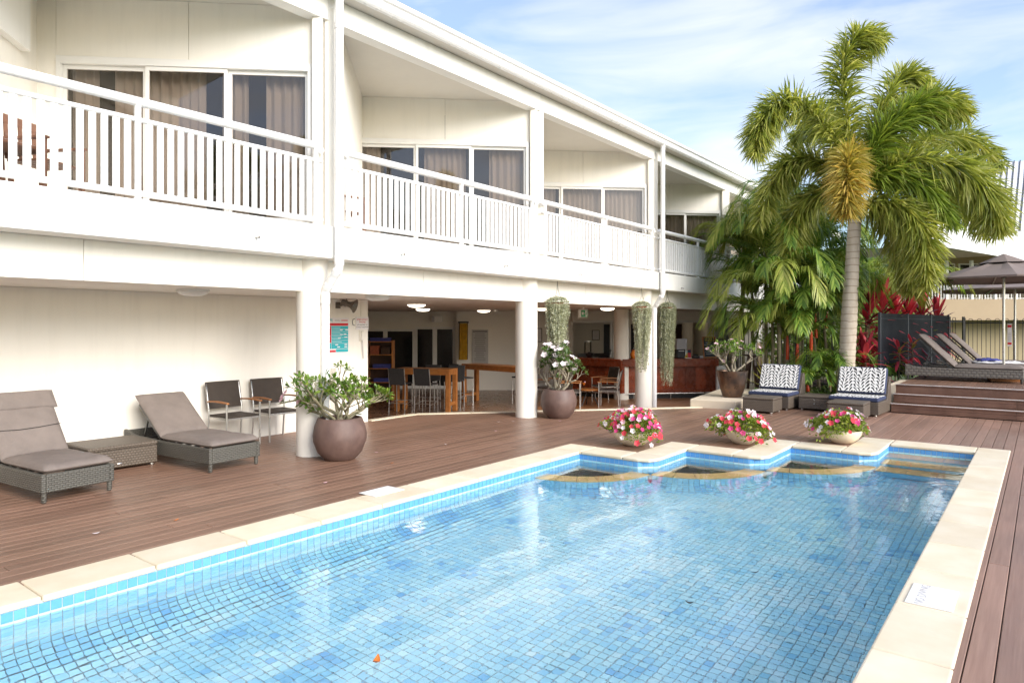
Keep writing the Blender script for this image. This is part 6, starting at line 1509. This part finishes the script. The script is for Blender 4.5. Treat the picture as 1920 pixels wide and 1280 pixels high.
# ------------------------------------------------------------------ things on the sign wall (x = -9.83, facing the deck)
XW = -9.828
def wall_thing(name, label, cat, y, z): return thing(name, label, cat, (XW, y, z), R_(90))     # local x runs along +y, local -y points to the pool
t = wall_thing('resuscitation_poster','teal and red resuscitation poster on the wall behind the nearest downpipe','poster',7.57,1.55)
MB().bx(-0.29,0.29,-0.006,0,-0.345,0.345).build('sheet', MT['paper'], t)
yy = -0.0075
def flat(x0,x1,z0,z1,m,name='print_block',y=yy): return MB().bx(x0,x1,y,y+0.001,z0,z1).build(name, MT[m], t)
text('CPR',0.075,MT['print_teal'],t,face_matrix((-0.13,yy,0.295),(1,0,0),(0,0,1)),'lettering')
flat(-0.27,0.27,0.205,0.25,'print_red'); flat(-0.09,0.27,-0.20,0.198,'print_teal'); flat(-0.27,-0.097,-0.095,0.198,'print_red'); flat(-0.27,-0.097,-0.20,-0.10,'print_teal'); flat(-0.27,0.0,-0.26,-0.225,'print_red'); flat(0.005,0.27,-0.26,-0.207,'print_teal')
for i in range(6):
    flat(-0.255,-0.12-0.02*(i%3),0.165-i*0.05,0.18-i*0.05,'paper','print_line',yy-0.0012); flat(-0.08,0.10+0.03*(i%2),0.167-i*0.05,0.174-i*0.05,'print_pale','print_line',yy-0.0012); flat(-0.09,0.27,0.142-i*0.05,0.146-i*0.05,'paper','print_line',yy-0.0012)
for x, z in ((0.12,0.05),(0.2,0.055),(0.08,-0.01),(0.22,0.0),(0.02,-0.13),(0.06,-0.17),(-0.2,-0.13),(-0.2,-0.17),(0.22,-0.13),(0.22,-0.17),(0.12,0.13),(0.24,0.13)):
    flat(x-0.03,x+0.03,z-0.009,z+0.009,'paper','print_figure',yy-0.0012)
flat(0.12,0.26,0.29,0.305,'print_red','print_line'); flat(-0.02,0.1,0.285,0.295,'print_grey','print_line'); flat(-0.02,0.08,0.305,0.312,'print_grey','print_line')
t = wall_thing('emergency_sign','white emergency phone sign at the edge of the room opening','sign',8.16,1.80)
MB().bx(-0.145,0.145,-0.012,0,-0.115,0.115).build('plate', MT['paper'], t)
for s_, z, sz, m in (('EMERGENCY',0.065,0.044,'print_red'),('PHONE',0.02,0.044,'print_red'),('LIFT HANDSET TO',-0.03,0.029,'print_dark'),('CONTACT RECEPTION',-0.072,0.027,'print_dark')):
    text(s_,sz,MT[m],t,face_matrix((0,-0.0125,z),(1,0,0),(0,0,1)),'lettering')
t = wall_thing('wall_telephone','cream handset with coiled cord hanging under the emergency sign','telephone',8.13,1.57)
m = MB(); m.tube([(0,-0.05,0.085),(0,-0.03,0.06),(0,-0.045,0),(0,-0.03,-0.06),(0,-0.05,-0.085)],[0.026,0.022,0.015,0.022,0.026],10); m.build('handset', MT['cream'], t, smooth=True)
MB().bx(-0.04,0.04,-0.022,0,-0.10,0.10).build('base', MT['cream'], t, bev=0.008)
m = MB(); pts = [(0.02+0.012*math.cos(i*1.1)+0.02*i/110,-0.03+0.012*math.sin(i*1.1),-0.10-i*0.0029) for i in range(110)]; m.tube(pts,0.003,4); m.build('cord', MT['print_grey'], t)
m = MB(); m.tube([(0.0,-0.008,0.12),(0.0,-0.008,0.64)],0.006,6); m.build('conduit', MT['cream'], t)
m = MB(); m.tube([(-0.14,-0.01,0.31),(-0.19,-0.02,0.30),(-0.205,-0.02,0.25),(-0.19,-0.02,0.20),(-0.14,-0.01,0.19)],0.006,6); m.build('hook', MT['steel_dark'], t, smooth=True)
t = wall_thing('horn_loudspeaker','grey horn loudspeaker mounted high on the sign wall','loudspeaker',7.72,2.12)
ax = Vector((0.50,-0.80,-0.28)).normalized(); b0 = Vector((-0.02,-0.16,0.02)); q = Vector((0,0,1)).rotation_difference(ax).to_matrix()
def along(prof, n=22):
    m_ = MB(); m_.lathe(prof,n); m_.v = [tuple(q@Vector(v)+b0) for v in m_.v]; return m_
along([(0,-0.10),(0.055,-0.10),(0.06,-0.02),(0.045,0.0),(0.05,0.05),(0.075,0.10),(0.115,0.145),(0.125,0.15),(0.112,0.142),(0.07,0.10),(0.04,0.06),(0.03,0.05)]).build('horn', MT['horn'], t, smooth=True)
along([(0,0.115),(0.022,0.105),(0.034,0.08),(0.03,0.04),(0,0.03)],16).build('reflector', MT['print_grey'], t, smooth=True)
m = MB(); m.tube([(-0.10,0,-0.01),(-0.10,-0.09,-0.01),(-0.05,-0.14,0.01)],0.016,8); m.bx(-0.15,-0.05,-0.012,0,-0.06,0.05); m.build('bracket', MT['horn'], t)
m = MB(); m.tube([b0+ax*-0.02+Vector((0,0,0.05)), b0+Vector((0.0,0.02,0.10))],0.01,6); m.build('stay', MT['horn'], t)
t = wall_thing('wall_cabinet','low cream service cabinet on the wall behind the sprawling desert rose','cabinet',7.78,0.55)
MB().bx(-0.32,0.30,-0.16,0,-0.50,0.47).build('body', MT['white'], t, bev=0.01); MB().bx(-0.28,0.0,-0.168,-0.161,-0.45,0.42).build('door', MT['cream'], t, bev=0.004); MB().bx(0.02,0.27,-0.168,-0.161,-0.45,0.42).build('door', MT['cream'], t, bev=0.004)

# ------------------------------------------------------------------ things in the rooms
def room_thing(name, label, cat, px, py, d, dz=0): return thing(name, label, cat, at(px,py,d), YAW)
t = room_thing('air_conditioner','white wall air conditioner above the glass door pair','air conditioner',820,598,D1-0.1)
MB().bx(-0.17,0.17,-0.12,0.09,-0.11,0.11).build('casing', MT['frame_white'], t, bev=0.015); MB().bx(-0.165,-0.08,-0.125,-0.121,-0.09,0.09).build('grille', MT['print_grey'], t)
t = room_thing('yellow_cloth','mustard yellow cloth hanging in folds beside the notice board','curtain',869,639,D1-0.52)
m = MB(); n = 28; vs = []
for z in (0.56,0.0,-0.60):
    for i in range(n+1): x = lerp(-0.14,0.14,i/n); vs.append((x+0.01*math.sin(z*3),-0.03+0.03*math.sin(i*1.35),z))
m.add(vs,[(r*(n+1)+i,r*(n+1)+i+1,(r+1)*(n+1)+i+1,(r+1)*(n+1)+i) for r in range(2) for i in range(n)]); o = m.build('cloth', MT['yellow'], t, smooth=True, sharp=3)
for x in (-0.13,0.13):
    m = MB(); m.tube([(x,-0.04,0.58),(x,-0.045,0.0),(x,-0.04,-0.58)],0.012,6); m.build('dark_trim', MT['black'], t)
MB().bx(-0.17,0.17,-0.05,0.03,0.57,0.62).build('hanging_rail', MT['black'], t)
t = room_thing('notice_board','tall pale notice board with lines of print in the shaded room','notice board',900,650,D1-0.47)
MB().bx(-0.26,0.26,-0.012,0.01,-0.55,0.55).build('sheet', MT['print_grey'], t)
for i in range(15):
    w_ = 0.2*(0.6+0.4*random.random()); MB().bx(-w_,w_,-0.0145,-0.0125,0.40-i*0.06,0.412-i*0.06).build('print_line', MT['print_dark'], t)
MB().bx(-0.23,0.23,-0.0145,-0.0125,0.475,0.505).build('print_line', MT['print_dark'], t)
t = thing('towel_shelf','timber towel shelf with blue towels at the left of the room','shelf',RF(pxX(714,19.0),19.0,-0.3),YAW)
for x in (-0.36,0.33): MB().bx(x,x+0.03,-0.18,0.18,0,1.65).build('side_panel', MT['oak'], t)
for z in (0.1,0.48,0.86,1.24,1.60): MB().bx(-0.328,0.328,-0.18,0.18,z,z+0.025).build('shelf_board', MT['oak'], t)
MB().bx(-0.33,0.33,0.182,0.195,0,1.6).build('back_panel', MT['brown_wood'], t)
for i, (x, z, w_, h, m_) in enumerate(((0.05,0.886,0.5,0.11,'blue_cloth'),(0.0,1.626,0.55,0.10,'blue_cloth'),(-0.15,1.266,0.24,0.24,'terracotta'),(0.15,1.266,0.24,0.20,'brown_wood'),(0.05,0.506,0.45,0.10,'blue_cloth'))):
    o_ = thing('folded_towels' if m_ == 'blue_cloth' else 'storage_box', ('stack of blue towels on the third shelf board of the towel shelf','stack of blue towels on top of the towel shelf','reddish box on the upper shelf board, left side','dark brown box on the upper shelf board, right side','stack of blue towels on the second shelf board of the towel shelf')[i], 'towels' if m_ == 'blue_cloth' else 'box', RF(pxX(714,19.0)+x,19.0-0.02,-0.3+z+0.0005), YAW)
    k = 3 if m_ == 'blue_cloth' else 1
    for j in range(k): MB().bx(-w_/2,w_/2,-0.14,0.14,h/k*j,h/k*(j+1)-0.003).build('towel_fold' if k > 1 else 'box_body', MT[m_], o_, bev=0.01)
# exit sign
t = thing('exit_sign','green and white exit sign with arrow and running figure above the bar','sign',at(1094,587.5,17.6),YAW+0.15)
MB().bx(-0.14,0.10,-0.05,0.05,-0.11,0.11).build('housing', MT['frame_white'], t, bev=0.012); MB().bx(-0.03,0.02,-0.02,0.02,0.111,0.20).build('mount', MT['frame_white'], t)
MB().bx(-0.075,0.098,-0.056,-0.0505,-0.095,0.085).build('green_face', MT['exit_green'], t)
a = MB(); a.add([(-0.062,-0.0575,0),(-0.03,-0.0575,0.045),(-0.012,-0.0575,0.045),(-0.037,-0.0575,0.012),(0.012,-0.0575,0.012),(0.012,-0.0575,-0.012),(-0.037,-0.0575,-0.012),(-0.012,-0.0575,-0.045),(-0.03,-0.0575,-0.045)],[(0,8,7,6,5,4,3,2,1)]); a.build('arrow', MT['paper'], t)
MB().bx(0.034,0.090,-0.0575,-0.0565,-0.075,0.07).build('door_mark', MT['paper'], t)
f = MB(); Y = -0.0590
for p_, q_, w_ in (((0.062,0.022),(0.056,-0.016),0.018),((0.06,0.018),(0.078,0.0),0.008),((0.06,0.018),(0.044,0.004),0.008),((0.056,-0.016),(0.072,-0.036),0.010),((0.072,-0.036),(0.084,-0.062),0.009),((0.056,-0.016),(0.044,-0.04),0.010),((0.044,-0.04),(0.038,-0.06),0.009)):
    f.beam((p_[0],Y,p_[1]),(q_[0],Y,q_[1]),0.001,w_,up=(0.3,0,1))
f.ball((0.067,Y,0.044),0.012,8,5,sq=(1,0.05,1)); f.build('running_figure', MT['exit_green'], t)

# ------------------------------------------------------------------ fallen leaves and petals
def flake(label, name, cat, p, L, w, m, rz, curl, group=None):
    t = thing(name, label, cat, p, rz, group); mb = MB(); vs = []
    for k in range(6):
        f = k/5; ww = w*math.sin(math.pi*min(1,0.08+0.9*f))**0.8; z = curl*L*(2*f-1)**2; vs += [(L*(f-0.5),-ww/2,z+0.15*ww+0.001),(L*(f-0.5),0,z+0.001),(L*(f-0.5),ww/2,z+0.15*ww+0.001)]
    mb.add(vs,[(3*k,3*k+1,3*k+4,3*k+3) for k in range(5)]+[(3*k+1,3*k+2,3*k+5,3*k+4) for k in range(5)]); mb.build('leaf_blade', MT[m], t); return t
flake('curled orange leaf floating on the pool near the bottom of the photo','fallen_leaf','leaf',on_z(706,1241,WZ+0.002),0.08,0.042,'leaf_orange' if 'leaf_orange' in MT else 'orange',2.2,0.35)
flake('small dark leaf floating in the middle of the pool','fallen_leaf','leaf',on_z(1293,1131,WZ+0.002),0.055,0.03,'charcoal',0.4,0.3)
flake('thin dark twig leaf floating right of the small dark leaf','fallen_leaf','leaf',on_z(1415,1073,WZ+0.002),0.07,0.014,'charcoal',0.9,0.1)
rg = random.Random(77)
for px, py, lb in ((935,791,'left of the middle column foot'),(962,790,'close by the middle column foot'),(930,808,'between middle column and pool edge'),(836,833,'halfway between the two round brown pots'),(706,848,'just right of the nearest round brown pot'),(735,868,'right of the nearest pot, toward the pool'),(548,835,'left of the nearest column foot'),(1050,789,'at the foot of the white flowering pot'),(180,1000,'in front of the left taupe lounger'),(330,975,'in front of the wicker side table'),(610,905,'between nearest pot and pool coping')):
    flake('small pale fallen petal on the deck, '+lb,'fallen_petal','petal',on_z(px,py,-0.006),rg.uniform(0.035,0.06),rg.uniform(0.02,0.035),rg.choice(['bl_pale','bl_white','bl_pale','orange']),rg.uniform(0,6),0.15,'petals fallen on the deck')
